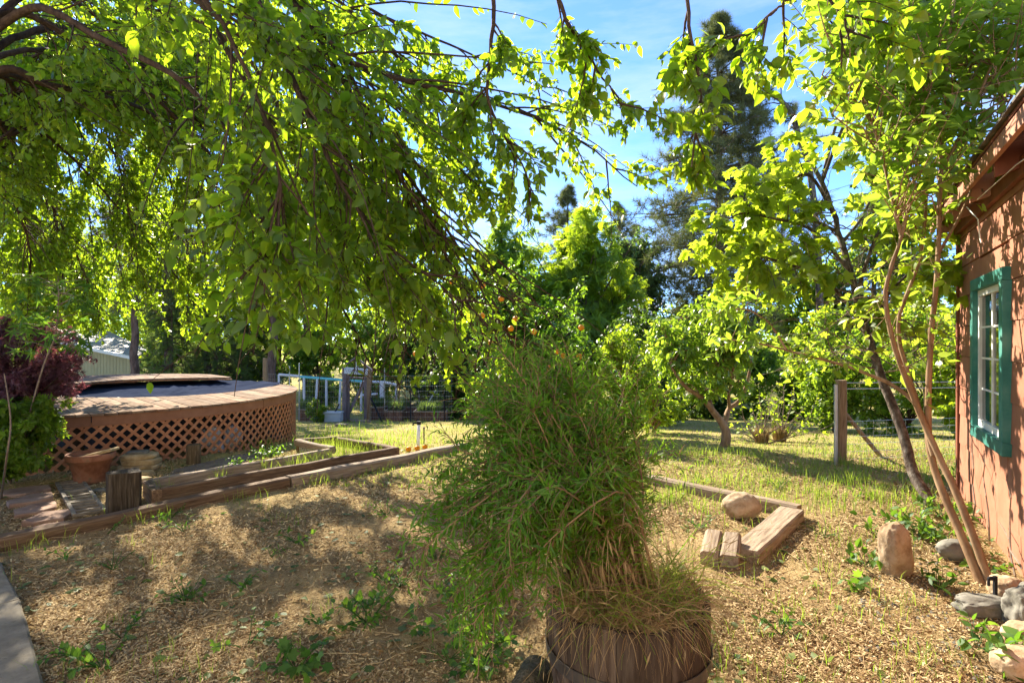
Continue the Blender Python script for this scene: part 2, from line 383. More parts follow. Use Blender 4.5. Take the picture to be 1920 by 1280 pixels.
def spawn(start, d, length, n=5, droop=.1, wob=.15):
    B = len(start); p = np.empty((B, n, 3)); p[:, 0] = start; d = unit(d)
    st = (np.asarray(length) / (n - 1))[:, None] * np.ones((B, 1))
    for i in range(1, n):
        p[:, i] = p[:, i - 1] + d * st
        dd = np.zeros_like(d); dd[:, 2] = -droop
        d = unit(d + dd + wob * rng.normal(size=d.shape))
    return p

def sample(polys, K, t0=.2, t1=1., even=False):
    B, n, _ = polys.shape
    t = (t0 + (t1 - t0) * ((np.arange(K)[None] + rng.random((B, K))) / K)).ravel()
    idx = np.repeat(np.arange(B), K)
    x = np.clip(t * (n - 1), 0, n - 1 - 1e-6); i = x.astype(int); f = (x - i)[:, None]
    a, b = polys[idx, i], polys[idx, i + 1]
    return a + (b - a) * f, unit(b - a), t, idx

def tubes(polys, r0, r1, sides=5):
    B, n, _ = polys.shape
    t = np.empty_like(polys); t[:, 1:-1] = polys[:, 2:] - polys[:, :-2]; t[:, 0] = polys[:, 1] - polys[:, 0]; t[:, -1] = polys[:, -1] - polys[:, -2]; t = unit(t)
    u = unit(np.cross(t, np.array([.31, .87, .37]))); v = np.cross(t, u)
    r0 = np.broadcast_to(np.asarray(r0, float), (B,)); r1 = np.broadcast_to(np.asarray(r1, float), (B,))
    f = np.linspace(0, 1, n)[None]; r = r0[:, None] * (1 - f) + r1[:, None] * f
    a = np.arange(sides) * 2 * math.pi / sides
    V = polys[:, :, None] + r[:, :, None, None] * (u[:, :, None] * np.cos(a)[None, None, :, None] + v[:, :, None] * np.sin(a)[None, None, :, None])
    k = np.arange(sides); i = np.arange(n - 1)
    q = np.stack(np.broadcast_arrays(i[:, None] * sides + k, i[:, None] * sides + (k + 1) % sides, (i[:, None] + 1) * sides + (k + 1) % sides, (i[:, None] + 1) * sides + k), -1).reshape(-1, 4)
    Fq = (q[None] + (np.arange(B) * n * sides)[:, None, None]).reshape(-1, 4)
    return V.reshape(-1, 3), Fq

def resample(pts, n):
    """smooth polyline through the points (Catmull-Rom), n samples"""
    p = np.array([tuple(q) for q in pts], float); m = len(p)
    e = np.vstack([2 * p[0] - p[1], p, 2 * p[-1] - p[-2]])
    t = np.linspace(0, m - 1 - 1e-6, n); i = t.astype(int); f = (t - i)[:, None]
    a, b, c, d = e[i], e[i + 1], e[i + 2], e[i + 3]
    return .5 * (2 * b + (c - a) * f + (2 * a - 5 * b + 4 * c - d) * f ** 2 + (3 * b - a - 3 * c + d) * f ** 3)

def rand_unit(n):
    return unit(rng.normal(size=(n, 3)))

class Wood:
    def __init__(s): s.V = []; s.F = []; s.n = 0
    def add(s, polys, r0, r1, sides=5):
        V, Fq = tubes(polys, r0, r1, sides); s.V.append(V); s.F.append(Fq + s.n); s.n += len(V); return s
    def build(s, name, mat, parent, **kw):
        me = mesh_from(name, np.vstack(s.V) - np.array(origin(parent)), [np.vstack(s.F)], True)
        return put(name, me, mat, parent, **kw)

class Leaves:
    def __init__(s): s.p = []; s.d = []; s.n = []; s.s = []; s.v = []
    def add(s, p, d, n, size, var):
        s.p.append(p); s.d.append(d); s.n.append(n); s.s.append(size); s.v.append(var); return s
    def build(s, name, tpl, mat, parent, split=0, keep=None, **kw):
        p, d, n, sz, v = (np.concatenate(x) for x in (s.p, s.d, s.n, s.s, s.v))
        if keep is not None:
            k = keep(p); p, d, n, sz, v = p[k], d[k], n[k], sz[k], v[k]
        v = np.clip(v, 0, 1)
        o0 = np.array(origin(parent))
        if split:
            app = sz / np.maximum(p[:, 1], .1)
            infr = (np.abs(p[:, 0] / p[:, 1]) < .90) & (np.abs((p[:, 2] - EYE) / p[:, 1]) < .60)
            app = np.where(infr, app, 0)
            big = np.argsort(-app)[:split]
            T, fs = TPL[tpl]; lm = []
            for q in range(6):
                me = mesh_from('leaf', T, fs, True, np.full(len(T), (q + .5) / 6)); me.materials.append(mat); lm.append(me)
            Rm = frames(d[big], n[big])
            for j, b in enumerate(big):
                Mx = Matrix(Rm[j].tolist()).to_4x4() @ Matrix.Scale(float(sz[b]), 4); Mx.translation = Vector(p[b])
                put('leaf', lm[min(5, int(v[b] * 6))], None, parent, M=Mx)
            m = np.ones(len(p), bool); m[big] = False; p, d, n, sz, v = p[m], d[m], n[m], sz[m], v[m]
        V, F_, vv = leaf_arrays(p, d, n, sz, tpl, v)
        return put(name, mesh_from(name, V - o0, F_, True, vv), mat, parent, **kw)

def hang(tan, pos, down=.5, out=.9):
    """leaf directions: sideways off the twig, hanging; and normals facing mostly up"""
    N = len(tan); side = unit(np.cross(tan, rand_unit(N)))
    d = unit(.45 * tan + out * side + np.array([0, 0, -down]))
    n = unit(np.array([0, 0, 1.]) + .55 * rng.normal(size=(N, 3)))
    return d, n

def tree(name, label, cat, base, crowns, leaf='simple', mat='mid', size=.12, bark='bark_dark', tr=.12, nl=14, K=(7, 4, 7), fork=.35, droop=.08, lean=(0, 0), group=None, stuff=True, spread=.5, extra=None, sub=True, trunk_to=None, twl=1.):
    base = np.array(base, float); base[2] -= .05
    root = thing(name, label, cat, base, group)
    c0 = np.array(crowns[0][:3], float); r0 = np.array(crowns[0][3:], float)
    top = np.array(trunk_to, float) if trunk_to is not None else c0 + np.array([0, 0, .35 * r0[2]])
    mid = .5 * (base + top) + np.array([lean[0], lean[1], 0])
    tp = resample([base, base * .75 + mid * .25, mid, top], 14)
    tp[1:-1] += rng.normal(size=(12, 3)) * tr * .25
    wd = Wood().add(tp[None], tr, tr * .25, 9); wd.build('trunk', M[bark], root)
    lw = Wood(); lv = Leaves(); tot = sum(c[3] * c[4] * c[5] for c in crowns)
    for c in crowns:
        cc = np.array(c[:3], float); cr_ = np.array(c[3:], float); rm = float(cr_.mean())
        n = max(3, int(round(nl * max(.25, c[3] * c[4] * c[5] / tot) if len(crowns) > 1 else nl)))
        tg = rand_unit(n) * (rng.random((n, 1)) ** .4 * .5 + .45) * cr_ + cc
        ft = np.clip((tg[:, 2] - base[2]) / max(.1, top[2] - base[2]) * .75, fork, .95)
        st = np.array([tp[int(q * 13)] for q in ft])
        ctl = .5 * (st + tg) + np.array([0, 0, 1.]) * (.10 * rm) + .08 * rm * rng.normal(size=(n, 3))
        tt = np.linspace(0, 1, 8)[None, :, None]
        limbs = (1 - tt) ** 2 * st[:, None] + 2 * tt * (1 - tt) * ctl[:, None] + tt ** 2 * tg[:, None]
        lw.add(limbs, tr * .38, tr * .10, 6)
        p, tn, t_, ix = sample(limbs, K[0], .35, 1.)
        d = unit(tn * .5 + unit((p - cc) / cr_) * .5 + .8 * rng.normal(size=p.shape))
        sec = spawn(p, d, rm * (.22 + .25 * rng.random(len(p))), 5, droop, .18)
        lw.add(sec, tr * .10, tr * .035, 4)
        p2, tn2, _, ix2 = sample(sec, K[1], .25, 1.)
        d2 = unit(tn2 * .5 + .9 * rng.normal(size=p2.shape))
        ter = spawn(p2, d2, twl * rm * (.09 + .13 * rng.random(len(p2))), 4, droop * 1.5, .15)
        if sub: lw.add(ter, tr * .035 + .001, .001, 3)
        p3, tn3, _, ix3 = sample(ter, K[2], .1, 1.)
        dl, nl_ = hang(tn3, p3, spread)
        clump = rng.random(len(sec))[ix2][ix3]
        lv.add(p3, dl, nl_, size * (.7 + .6 * rng.random(len(p3))), .45 * clump + .55 * rng.random(len(p3)))
    lw.build('branches', M[bark], root, kind='stuff')
    lv.build('crown', leaf, M[mat], root, kind='stuff' if stuff else None)
    return root

def pine(name, label, base, H, crown0, rad, tr, nw=26, per=6, K=(7, 5), size=.3, mat='pine', taper=1.0, group=None, gap=.15, lean=(0, 0), droop=.03, tpl='tuft'):
    base = np.array(base, float); base[2] -= .05
    root = thing(name, label, 'tree', base, group)
    top = base + np.array([lean[0], lean[1], H]); tt = np.linspace(0, 1, 16)[:, None]
    tp = base + (top - base) * tt; tp[1:-1, :2] += rng.normal(size=(14, 2)) * tr * .15
    Wood().add(tp[None], tr, tr * .12, 10).build('trunk', M['bark_pine'], root)
    st, dr, ln = [], [], []
    for i in range(nw):
        f = (i + rng.random()) / nw; h = crown0 + (1 - crown0) * f
        a0 = rng.random() * 6.28
        for k in range(per):
            if rng.random() < gap: continue
            a = a0 + k * 6.28 / per + rng.normal() * .3
            prof = (.45 + .9 * f if f < .3 else (1.02 - f) ** taper * 1.35)
            l = rad * max(.035, prof) * (.65 + .5 * rng.random())
            st.append(base + (top - base) * h); dr.append((math.cos(a), math.sin(a), .30 * (f - .35) + .1 * rng.normal())); ln.append(l)
    limbs = spawn(np.array(st), np.array(dr), np.array(ln), 8, droop, .07)
    w_ = Wood().add(limbs, np.array(ln) * .012 + .01, .008, 5)
    p, tn, _, ix = sample(limbs, K[0], .3, 1.)
    d = unit(tn * .8 + .7 * rng.normal(size=p.shape) + np.array([0, 0, .25]))
    sec = spawn(p, d, np.array(ln)[ix] * (.12 + .18 * rng.random(len(p))), 4, -.05, .1)
    w_.add(sec, .012, .006, 3); w_.build('branches', M['bark_pine'], root, kind='stuff')
    p2, tn2, _, ix2 = sample(sec, K[1], .35, 1.)
    lv = Leaves().add(p2, unit(tn2 + .3 * rng.normal(size=p2.shape)), rand_unit(len(p2)), size * (.7 + .6 * rng.random(len(p2))), .5 * rng.random(len(sec))[ix2] + .5 * rng.random(len(p2)))
    lv.build('crown', tpl, M[mat], root, kind='stuff')
    return root

def blades(pos, h, wdt, lean, var, head=None):
    """grass blades: base pair, middle pair, tip"""
    N = len(pos); a = rng.random(N) * 6.283
    o = np.stack([np.cos(a), np.sin(a), 0 * a], -1); b = a + 1.57 + rng.normal(size=N) * .6
    if head is not None: b = head
    q = np.stack([np.cos(b), np.sin(b), 0 * b], -1)
    up = np.array([0, 0, 1.])
    m1 = pos + up * (h * .55)[:, None] + q * (h * lean * .28)[:, None]
    tip = pos + up * (h * (1 - .35 * np.clip(lean, 0, 2) ** 2 * .6))[:, None] + q * (h * lean)[:, None]
    ow = o * (wdt / 2)[:, None]
    V = np.stack([pos - ow, pos + ow, m1 + ow * .8, m1 - ow * .8, tip], 1).reshape(-1, 3)
    k = np.arange(N)[:, None] * 5
    return V, [np.hstack([k, k + 1, k + 2, k + 3]), np.hstack([k + 3, k + 2, k + 4])], np.repeat(var, 5)

def on_ground(x, y, dz=0.):
    return np.stack([x, y, gz(x, y) + dz], -1)

def rock(name, mat, c, r, seed, parent=None, rough=.22, flat=1., sub=3, rotz=0., tilt=(0, 0), facet=0, **kw):
    """an uneven stone of half-sizes r centred at c"""
    import bmesh
    bm = bmesh.new(); bmesh.ops.create_icosphere(bm, subdivisions=sub, radius=1)
    off = Vector((seed * 3.1, seed * 1.7, seed * 2.3))
    rot = Matrix.Rotation(rotz, 3, 'Z') @ Matrix.Rotation(tilt[0], 3, 'X') @ Matrix.Rotation(tilt[1], 3, 'Y')
    o0 = origin(parent)
    for v in bm.verts:
        p = v.co.copy()
        if facet:
            p = Vector([math.copysign(abs(q) ** facet, q) for q in p])
        k = 1 + rough * (noise.noise(p * 1.3 + off) + .45 * noise.noise(p * 3.1 + off) + .2 * noise.noise(p * 8 + off) + .12 * abs(noise.noise(p * 5 + off * 2)) + .07 * noise.noise(p * 19 + off))
        p = Vector((p.x * r[0], p.y * r[1], p.z * r[2])) * k
        v.co = rot @ p + Vector(c) - o0
    me = bpy.data.meshes.new(name); bm.to_mesh(me); bm.free()
    me.polygons.foreach_set('use_smooth', [True] * len(me.polygons))
    return put(name, me, mat, parent, **kw)

def timber(name, mat, a, b, w_, h_, parent=None, seed=0, up=(0, 0, 1), jit=.011, **kw):
    """a squared timber with worn, uneven edges; a and b are the ends of its centre line"""
    a, b = Vector(a), Vector(b); y = b - a; ln = y.length; n = max(3, int(ln / .16)); o0 = Vector((a + b) / 2) if parent is None else Vector(a + b) / 2
    y.normalize(); x = y.cross(Vector(up)).normalized(); z = x.cross(y)
    rot = Matrix((y, x, z)).transposed().to_4x4()          # local X runs along the grain
    c = .15 * min(w_, h_)
    prof = [(-w_ / 2 + c, -h_ / 2), (w_ / 2 - c, -h_ / 2), (w_ / 2, -h_ / 2 + c), (w_ / 2, 0), (w_ / 2, h_ / 2 - c), (w_ / 2 - c, h_ / 2), (0, h_ / 2), (-w_ / 2 + c, h_ / 2), (-w_ / 2, h_ / 2 - c), (-w_ / 2, 0), (-w_ / 2, -h_ / 2 + c)]
    vs, fs, m = [], [], len(prof)
    for i in range(n + 1):
        t = -ln / 2 + ln * i / n
        for k, (p, q) in enumerate(prof):
            j = noise.noise_vector(Vector((t * 2.3 + seed * 7.7, p * 9 + k * .31, q * 9 + seed)))
            vs.append((t + j.x * jit * (2 if i in (0, n) else 0), p + j.y * jit, q + j.z * jit))
    for i in range(n):
        for k in range(m): fs.append((i * m + k, i * m + (k + 1) % m, (i + 1) * m + (k + 1) % m, (i + 1) * m + k))
    fs += [tuple(range(m - 1, -1, -1)), tuple(n * m + k for k in range(m))]
    me = bpy.data.meshes.new(name); me.from_pydata(vs, [], fs); me.update()
    Mx = rot.copy(); Mx.translation = o0
    return put(name, me, mat, parent, M=Mx, **kw)

# ================================================================== THE SETTING
def axis(segs):
    out = [segs[0][0]]
    for a, b, st in segs:
        n = max(1, int(round((b - a) / st))); out += list(a + (b - a) * (np.arange(n) + 1) / n)
    return np.array(out)
gx = axis([(-400, -60, 40), (-60, -12, 4), (-12, -5, .4), (-5, 5, .08), (5, 12, .4), (12, 60, 4), (60, 400, 40)])
gy = axis([(-30, 1, 2), (1, 9, .08), (9, 24, .5), (24, 60, 4), (60, 600, 45)])
X, Y = np.meshgrid(gx, gy)
Z = gz(X, Y)
near = (np.abs(X) < 5) & (Y < 9) & (Y > 1)
Z = Z + np.where(near, rng.normal(size=X.shape) * .004, 0)
nx, ny = len(gx), len(gy)
ii = (np.arange(ny - 1)[:, None] * nx + np.arange(nx - 1)[None]).ravel()
put('ground', mesh_from('ground', np.stack([X, Y, Z], -1).reshape(-1, 3), [np.stack([ii, ii + 1, ii + nx + 1, ii + nx], -1)], True), M['ground'], kind='structure')

# concrete walk at the near left, two pours with a joint
e0, e1, e2, e3 = (-1.75, 2.18), (-2.95, 3.36), (-3.83, 4.24), (-4.9, 5.1)
walk = put('pavement', mesh_from('pavement', np.array([(-3.2, 1.5, -.3), (-3.3, 1.6, -.3), (-3.3, 1.6, -.31)]), [np.array([(0, 1, 2)])]), M['concrete'], kind='structure')
def slabpiece(a, b, wdt, seed):
    a, b = Vector((*a, 0)), Vector((*b, 0)); t = (b - a).normalized(); n = Vector((-t.y, t.x, 0))
    n = n if n.x < 0 else -n
    m = MB(); N = 16; rows = []
    for i in range(N + 1):
        p = a + (b - a) * i / N; j = noise.noise(Vector((i * .9, seed, 0))) * .010
        rows.append([p + t * 0 - n * j + Vector((0, 0, -.12)), p - n * j + Vector((0, 0, .045)), p + n * .012 + Vector((0, 0, .058)), p + n * wdt + Vector((0, 0, .058))])
    vs = [v for r in rows for v in r]; fs = [(i * 4 + k, i * 4 + k + 1, (i + 1) * 4 + k + 1, (i + 1) * 4 + k) for i in range(N) for k in range(3)]
    fs += [(0, 1, 2, 3), (N * 4 + 3, N * 4 + 2, N * 4 + 1, N * 4)]
    m.add(vs, fs); m.build('slab', M['concrete'], walk)
def shift(a, b, k):
    a, b = Vector((*a, 0)), Vector((*b, 0)); t = (b - a).normalized() * k; return (a + t)[:2], (b - t)[:2]
slabpiece(*shift((-.9, 1.33), e1, .006), 1.6, 1); slabpiece(*shift(e1, e3, .006), 1.6, 5)

# ------------------------------------------------------------------ added, unseen: cream front behind the viewer bouncing sun into the shade
added_house = thing('added_house', 'unseen cream boarded building added behind the viewer to bounce sun into the yard', 'added_house', (0, -2.8, 0))
for k in range(16):
    z0 = -.1 + k * .32
    MB().box((-1.0, -2.8 + (.01 if k % 2 else 0), z0 + .155), (17, .06, .305)).build('siding_board', M['stucco'], added_house)
MB().box((-1.0, -2.95, 2.4), (17, .2, 5.1)).build('wall', M['stucco'], added_house)
MB().add([(-10, -2.3, 4.9), (8, -2.3, 4.9), (8, -7, 6.9), (-10, -7, 6.9), (-10, -2.3, 5.0), (8, -2.3, 5.0), (8, -7, 7.0), (-10, -7, 7.0)], [(0, 1, 2, 3), (4, 7, 6, 5), (0, 4, 5, 1), (1, 5, 6, 2), (2, 6, 7, 3), (3, 7, 4, 0)]).build('roof', M['shingle'], added_house)
hd = MB().box((2.4, -2.755, 1.05), (.95, .05, 2.1)).build('door', M['green'], added_house, bevel=.01)
for x_ in (-2.6, 5.2):
    hw = MB().box((x_, -2.76, 1.6), (1.3, .03, 1.2)).build('window', M['black'], added_house)
    for q in ((x_, -2.74, 2.25, 1.5, .1), (x_, -2.74, .95, 1.5, .1)): MB().box(q[:3], (q[3], .06, q[4])).build('trim', M['white'], hw)
    for dx in (-.7, 0, .7): MB().box((x_ + dx, -2.74, 1.6), (.09, .06, 1.18)).build('trim', M['white'], hw)

# ------------------------------------------------------------------ the terracotta shed
C = Vector((4.64, 5.80, 0)); U = Vector((.502, .865, 0)).normalized(); N_ = Vector((-U.y, U.x, 0))   # U runs away from us, N_ is the wall's outward side
def S(t, o, z):                                   # t metres from the far corner towards us, o outwards, z up
    return C - U * t + N_ * o + Vector((0, 0, z))
Rw = Matrix((-U, N_, Vector((0, 0, 1)))).transposed()
shed = thing('shed', 'terracotta painted wooden shed with teal framed window and open eaves', 'shed', C)
W0, W1, WZ0, WZ1 = .84 + .10, 1.985 - .10, .755 + .10, 2.15 - .10   # window opening inside the trim
TL = 6.2
def wallbox(t0, t1, z0, z1, o0, o1): return (S((t0 + t1) / 2, (o0 + o1) / 2, (z0 + z1) / 2), (t1 - t0, o1 - o0, z1 - z0), Rw)
z = -.05; k = 0
while z < 2.86:                                   # siding boards, each slightly lapped
    z1 = min(z + .30, 2.88); k += 1
    spans = [(0.0, TL)]
    if z1 > WZ0 - .02 and z < WZ1 + .02:
        spans = [(0.0, W0 - .012), (W1 + .012, TL)]
        if z < WZ0: pass
    for (a, b) in spans:
        m = MB(); zz0, zz1 = z + .004, z1 - .002
        vs = [S(a, -.018, zz0), S(b, -.018, zz0), S(b, .006, zz0), S(a, .006, zz0), S(a, -.018, zz1), S(b, -.018, zz1), S(b, -.002, zz1), S(a, -.002, zz1)]
        m.add(vs, [(0, 1, 2, 3), (4, 7, 6, 5), (0, 4, 5, 1), (1, 5, 6, 2), (2, 6, 7, 3), (3, 7, 4, 0)])
        m.build('siding_board', M['siding'], shed)
    z = z1
# filler pieces of boards above and below the window
for a, b in ((WZ0 - .30, WZ0 - .012), (WZ1 + .012, WZ1 + .28)):
    MB().box(*wallbox(W0 - .010, W1 + .010, a, b, -.015, .006)).build('siding_board', M['siding'], shed)
MB().box(*wallbox(-.02, TL, -.1, 2.9, -.10, -.03)).build('wall_core', M['trimred'], shed)
# core stays whole; black sheet and near-black panes colour in an unlit room
m = MB()
m.box(*wallbox(-.10, -.012, -.05, 2.80, -.09, .022)); m.build('corner_trim', M['trimred'], shed, bevel=.004)
m = MB(); m.box(*wallbox(-.06, .0, -.05, 2.80, -2.4, -.105)); m.build('end_wall', M['siding'], shed)
# window
win = MB().box(*wallbox(W0 + .002, W1 - .002, WZ0 + .002, WZ1 - .002, -.028, -.024)).build('window', M['black'], shed)
for nm, a in (('trim', (W0 - .10, W1 + .10, WZ1, WZ1 + .10)), ('trim', (W0 - .10, W1 + .10, WZ0 - .10, WZ0)), ('trim', (W0 - .10, W0, WZ0 + .001, WZ1 - .001)), ('trim', (W1, W1 + .10, WZ0 + .001, WZ1 - .001))):
    MB().box(*wallbox(a[0], a[1], a[2], a[3], -.016, .055)).build('trim', M['green'], win, bevel=.004)
for a in ((W0, W1, WZ1 - .055, WZ1), (W0, W1, WZ0, WZ0 + .06), (W0, W0 + .055, WZ0 + .06, WZ1 - .055), (W1 - .055, W1, WZ0 + .06, WZ1 - .055)):
    MB().box(*wallbox(a[0] + .001, a[1] - .001, a[2], a[3], -.02, .016)).build('sash', M['white'], win, bevel=.003)
mid = (W0 + W1) / 2
MB().box(*wallbox(mid - .020, mid + .020, WZ0 + .06, WZ1 - .055, -.02, .006)).build('meeting_rail', M['white'], win, bevel=.003)
for q in (1, 2, 3):
    zz = WZ0 + .06 + (WZ1 - WZ0 - .115) * q / 4
    for a, b in ((W0 + .055, mid - .020), (mid + .020, W1 - .055)):
        MB().box(*wallbox(a, b, zz - .008, zz + .008, -.012, -.001)).build('muntin', M['white'], win)
gm, t_, b_ = nodes('window_glass'); b_.inputs['Base Color'].default_value = (.012, .014, .013, 1); b_.inputs['Roughness'].default_value = .06; b_.inputs['Specular IOR Level'].default_value = .9; b_.inputs['IOR'].default_value = 1.7
fz = noise_tex(t_, 3, 3); bump(t_, b_, fz, .08, .01); M['glass'] = gm
for q in range(4):
    za = WZ0 + .06 + (WZ1 - WZ0 - .115) * q / 4 + .009; zb = WZ0 + .06 + (WZ1 - WZ0 - .115) * (q + 1) / 4 - .009
    for a, b in ((W0 + .055, mid - .020), (mid + .020, W1 - .055)):
        for u0, u1 in ((a, b),):
            MB().box(*wallbox(u0, u1, za, zb, -.010, -.006)).build('pane', M['glass'], win)
# eaves: rafters, fascia, roof boards, shingles
OV = .20; ZE = 2.80
pitch = math.tan(R(20))
roof = MB()
roof.add([S(-.35, OV + .02, ZE + .115), S(TL, OV + .02, ZE + .115), S(TL, -2.6, ZE + .115 + pitch * (2.6 + OV)), S(-.35, -2.6, ZE + .115 + pitch * (2.6 + OV)),
          S(-.35, OV + .02, ZE + .135), S(TL, OV + .02, ZE + .135), S(TL, -2.6, ZE + .135 + pitch * (2.6 + OV)), S(-.35, -2.6, ZE + .135 + pitch * (2.6 + OV))],
         [(0, 1, 2, 3), (4, 7, 6, 5), (0, 4, 5, 1), (1, 5, 6, 2), (2, 6, 7, 3), (3, 7, 4, 0)])
ro = roof.build('roof', M['trimred'], shed)
for q in range(21):                               # shingle butts along the eave
    a = -.37 + q * .305; b = a + .297
    zz = ZE + .138 + random.uniform(0, .004)
    m = MB(); m.add([S(a, OV + .05, zz), S(b, OV + .05, zz + random.uniform(-.003, .003)), S(b, -.6, zz + pitch * (.65)), S(a, -.6, zz + pitch * (.65)),
                     S(a, OV + .05, zz + .014), S(b, OV + .05, zz + .014), S(b, -.6, zz + .014 + pitch * .65), S(a, -.6, zz + .014 + pitch * .65)],
                    [(0, 1, 2, 3), (4, 7, 6, 5), (0, 4, 5, 1), (1, 5, 6, 2), (2, 6, 7, 3), (3, 7, 4, 0)])
    m.build('shingle', M['shingle'], ro)
MB().box(*wallbox(-.36, TL, ZE + .005, ZE + .11, OV - .02, OV + .012)).build('fascia', M['fasciared'], shed, bevel=.003)
for q in range(8):
    t = -.02 + q * .80
    m = MB(); d = .04
    m.add([S(t, OV - .023, ZE - .085), S(t, OV - .023, ZE + .10), S(t, -.9, ZE + .10 + pitch * .9), S(t, -.9, ZE - .085 + pitch * .9),
           S(t + d, OV - .023, ZE - .085), S(t + d, OV - .023, ZE + .10), S(t + d, -.9, ZE + .10 + pitch * .9), S(t + d, -.9, ZE - .085 + pitch * .9)],
          [(0, 1, 2, 3), (4, 7, 6, 5), (0, 4, 5, 1), (1, 5, 6, 2), (2, 6, 7, 3), (3, 7, 4, 0)])
    m.build('rafter', M['fasciared'] if q < 3 else M['trimred'], shed)
MB().box(*wallbox(-.02, TL, ZE - .10, ZE + .02, .012, .05)).build('frieze_board', M['trimred'], shed)
m = MB(); m.tube([S(1.78, .16, 2.70), S(2.6, .10, 2.74), S(3.6, .03, 2.70)], .0035, 4); m.tube([S(1.30, .15, 2.74), S(1.45, .10, 2.60), S(1.46, .09, 2.44), S(1.50, .09, 2.40)], .005, 4)
m.build('cobweb', M['cobweb'], shed)
# thin bare vines on the wall
m = MB()
for (t0, z0, t1, z1) in ((1.55, .0, 1.30, .70), (1.0, .0, .88, .95), (2.3, 0, 2.15, .62), (2.5, .1, 1.9, .25)):
    pts = [S(t0 + (t1 - t0) * q / 6 + random.uniform(-.07, .07), .04 + .02 * random.random(), z0 + (z1 - z0) * q / 6) for q in range(7)]
    m.tube(pts, [.007 - .0007 * q for q in range(7)], 5)
m.build('bare_vine', M['twig'], label='thin leafless vine stems climbing the terracotta shed wall', cat='vine')

# ------------------------------------------------------------------ the pool with its deck
KS = 1.0976                                       # deck plane lies 0.9 m below the eye
PC = Vector((-7.11, 9.55, 0)); PR = 3.23; DZ = .70
pool = thing('swimming_pool', 'round raised pool with weathered deck, lattice skirt and navy cover', 'pool', (PC.x, PC.y, float(gz(PC.x, PC.y))))
opening = [(-7.25, 8.75), (-6.9, 8.45), (-6.3, 8.22), (-5.6, 8.20), (-5.0, 8.45), (-4.6, 9.0), (-4.42, 9.7), (-4.42, 10.3), (-4.62, 10.95), (-5.3, 11.35), (-6.2, 11.55), (-7.1, 11.2), (-7.6, 10.3), (-7.55, 9.4)]
opening = [(x * KS, y * KS) for x, y in opening]
ud = Vector((1, -1, 0)).normalized(); vd = Vector((1, 1, 0)).normalized()
def cross_poly(poly, q):
    """where the line v = q (running along ud) crosses the polygon: sorted u"""
    out = []
    for i in range(len(poly)):
        a, b = Vector((*poly[i], 0)), Vector((*poly[(i + 1) % len(poly)], 0))
        va, vb = a.dot(vd), b.dot(vd)
        if (va - q) * (vb - q) < 0: out.append((a + (b - a) * (q - va) / (vb - va)).dot(ud))
    return sorted(out)
def uv(u, q): p = ud * u + vd * q; return (p.x, p.y)
circ = [(PC.x + PR * math.cos(2 * math.pi * k / 96), PC.y + PR * math.sin(2 * math.pi * k / 96)) for k in range(96)]
circ = [(x, y) for x, y in circ]
def boards(outer, inner, zt, thick, wdt, parent, mat, front_only):
    vs = [Vector((*p, 0)).dot(vd) for p in outer]; q = min(vs) + .02
    while q < max(vs) - .05:
        a, b = q, q + wdt - .006
        oa, ob = cross_poly(outer, a), cross_poly(outer, b)
        if len(oa) >= 2 and len(ob) >= 2:
            ia, ib = cross_poly(inner, a) if inner else [], cross_poly(inner, b) if inner else []
            segs = []
            if len(ia) >= 2 and len(ib) >= 2:
                segs = [(ia[-1], oa[-1], ib[-1], ob[-1])]
                if not front_only: segs.append((oa[0], ia[0], ob[0], ib[0]))
            elif not inner or not front_only or True:
                segs = [(oa[0], oa[-1], ob[0], ob[-1])]
            for (u0, u1, w0, w1) in segs:
                dz = random.uniform(-.003, .003)
                MB().prism([uv(u0, a), uv(u1, a), uv(w1, b), uv(w0, b)], zt - thick + dz, zt + dz).build('deck_board', mat, parent, bevel=.003)
        q += wdt
deck = MB().box((PC.x - .2, PC.y - 2.3, .55), (1.0, .09, .14)).build('deck', M['fascia'], pool)
boards(circ, opening, DZ, .030, .142, deck, M['deckwood'], False)
back_out = [(-5.5, 11.0), (-5.9, 11.6), (-6.6, 12.1), (-7.5, 12.25), (-8.5, 11.9), (-9.1, 11.0), (-9.0, 9.8), (-8.3, 8.7), (-7.5, 8.1), (-6.75, 7.85),
            (-7.15, 8.8), (-7.35, 9.6), (-7.2, 10.3), (-6.6, 10.7), (-5.95, 10.9)]
back_out = [(x * KS, y * KS) for x, y in back_out]
bd = MB().box((-8.6, 11.9, .74), (1.2, .09, .08)).build('raised_deck', M['fascia'], pool)
boards(back_out, None, .83, .030, .142, bd, M['deckwood'], False)
# edge boards of the raised part
inn = back_out[9:] + [back_out[0]]
pts = resample([(*p, .788) for p in inn], 28)
m = MB()
for i in range(27): m.bar(pts[i], pts[i + 1], .02, .024)
m.build('edge_board', M['lattice'], bd)
# fascia ring in bent boards, lattice slats, posts
def arc(r_, a0, a1, z0, z1, n, th=.02):
    vs = []
    for i in range(n + 1):
        a = a0 + (a1 - a0) * i / n
        for rr, zz in ((r_, z0), (r_, z1), (r_ - th, z1), (r_ - th, z0)): vs.append((PC.x + rr * math.cos(a), PC.y + rr * math.sin(a), zz))
    fs = [(i * 4 + k, i * 4 + (k + 1) % 4, (i + 1) * 4 + (k + 1) % 4, (i + 1) * 4 + k) for i in range(n) for k in range(4)] + [(0, 1, 2, 3), (n * 4 + 3, n * 4 + 2, n * 4 + 1, n * 4)]
    return vs, fs
A0, A1 = R(-140), R(75)
for i in range(5):
    a, b = A0 + (A1 - A0) * i / 5, A0 + (A1 - A0) * (i + 1) / 5
    MB().add(*arc(PR - .028, a + .0015, b - .0015, DZ - .155, DZ - .033, 14)).build('fascia_board', M['fascia'], pool)
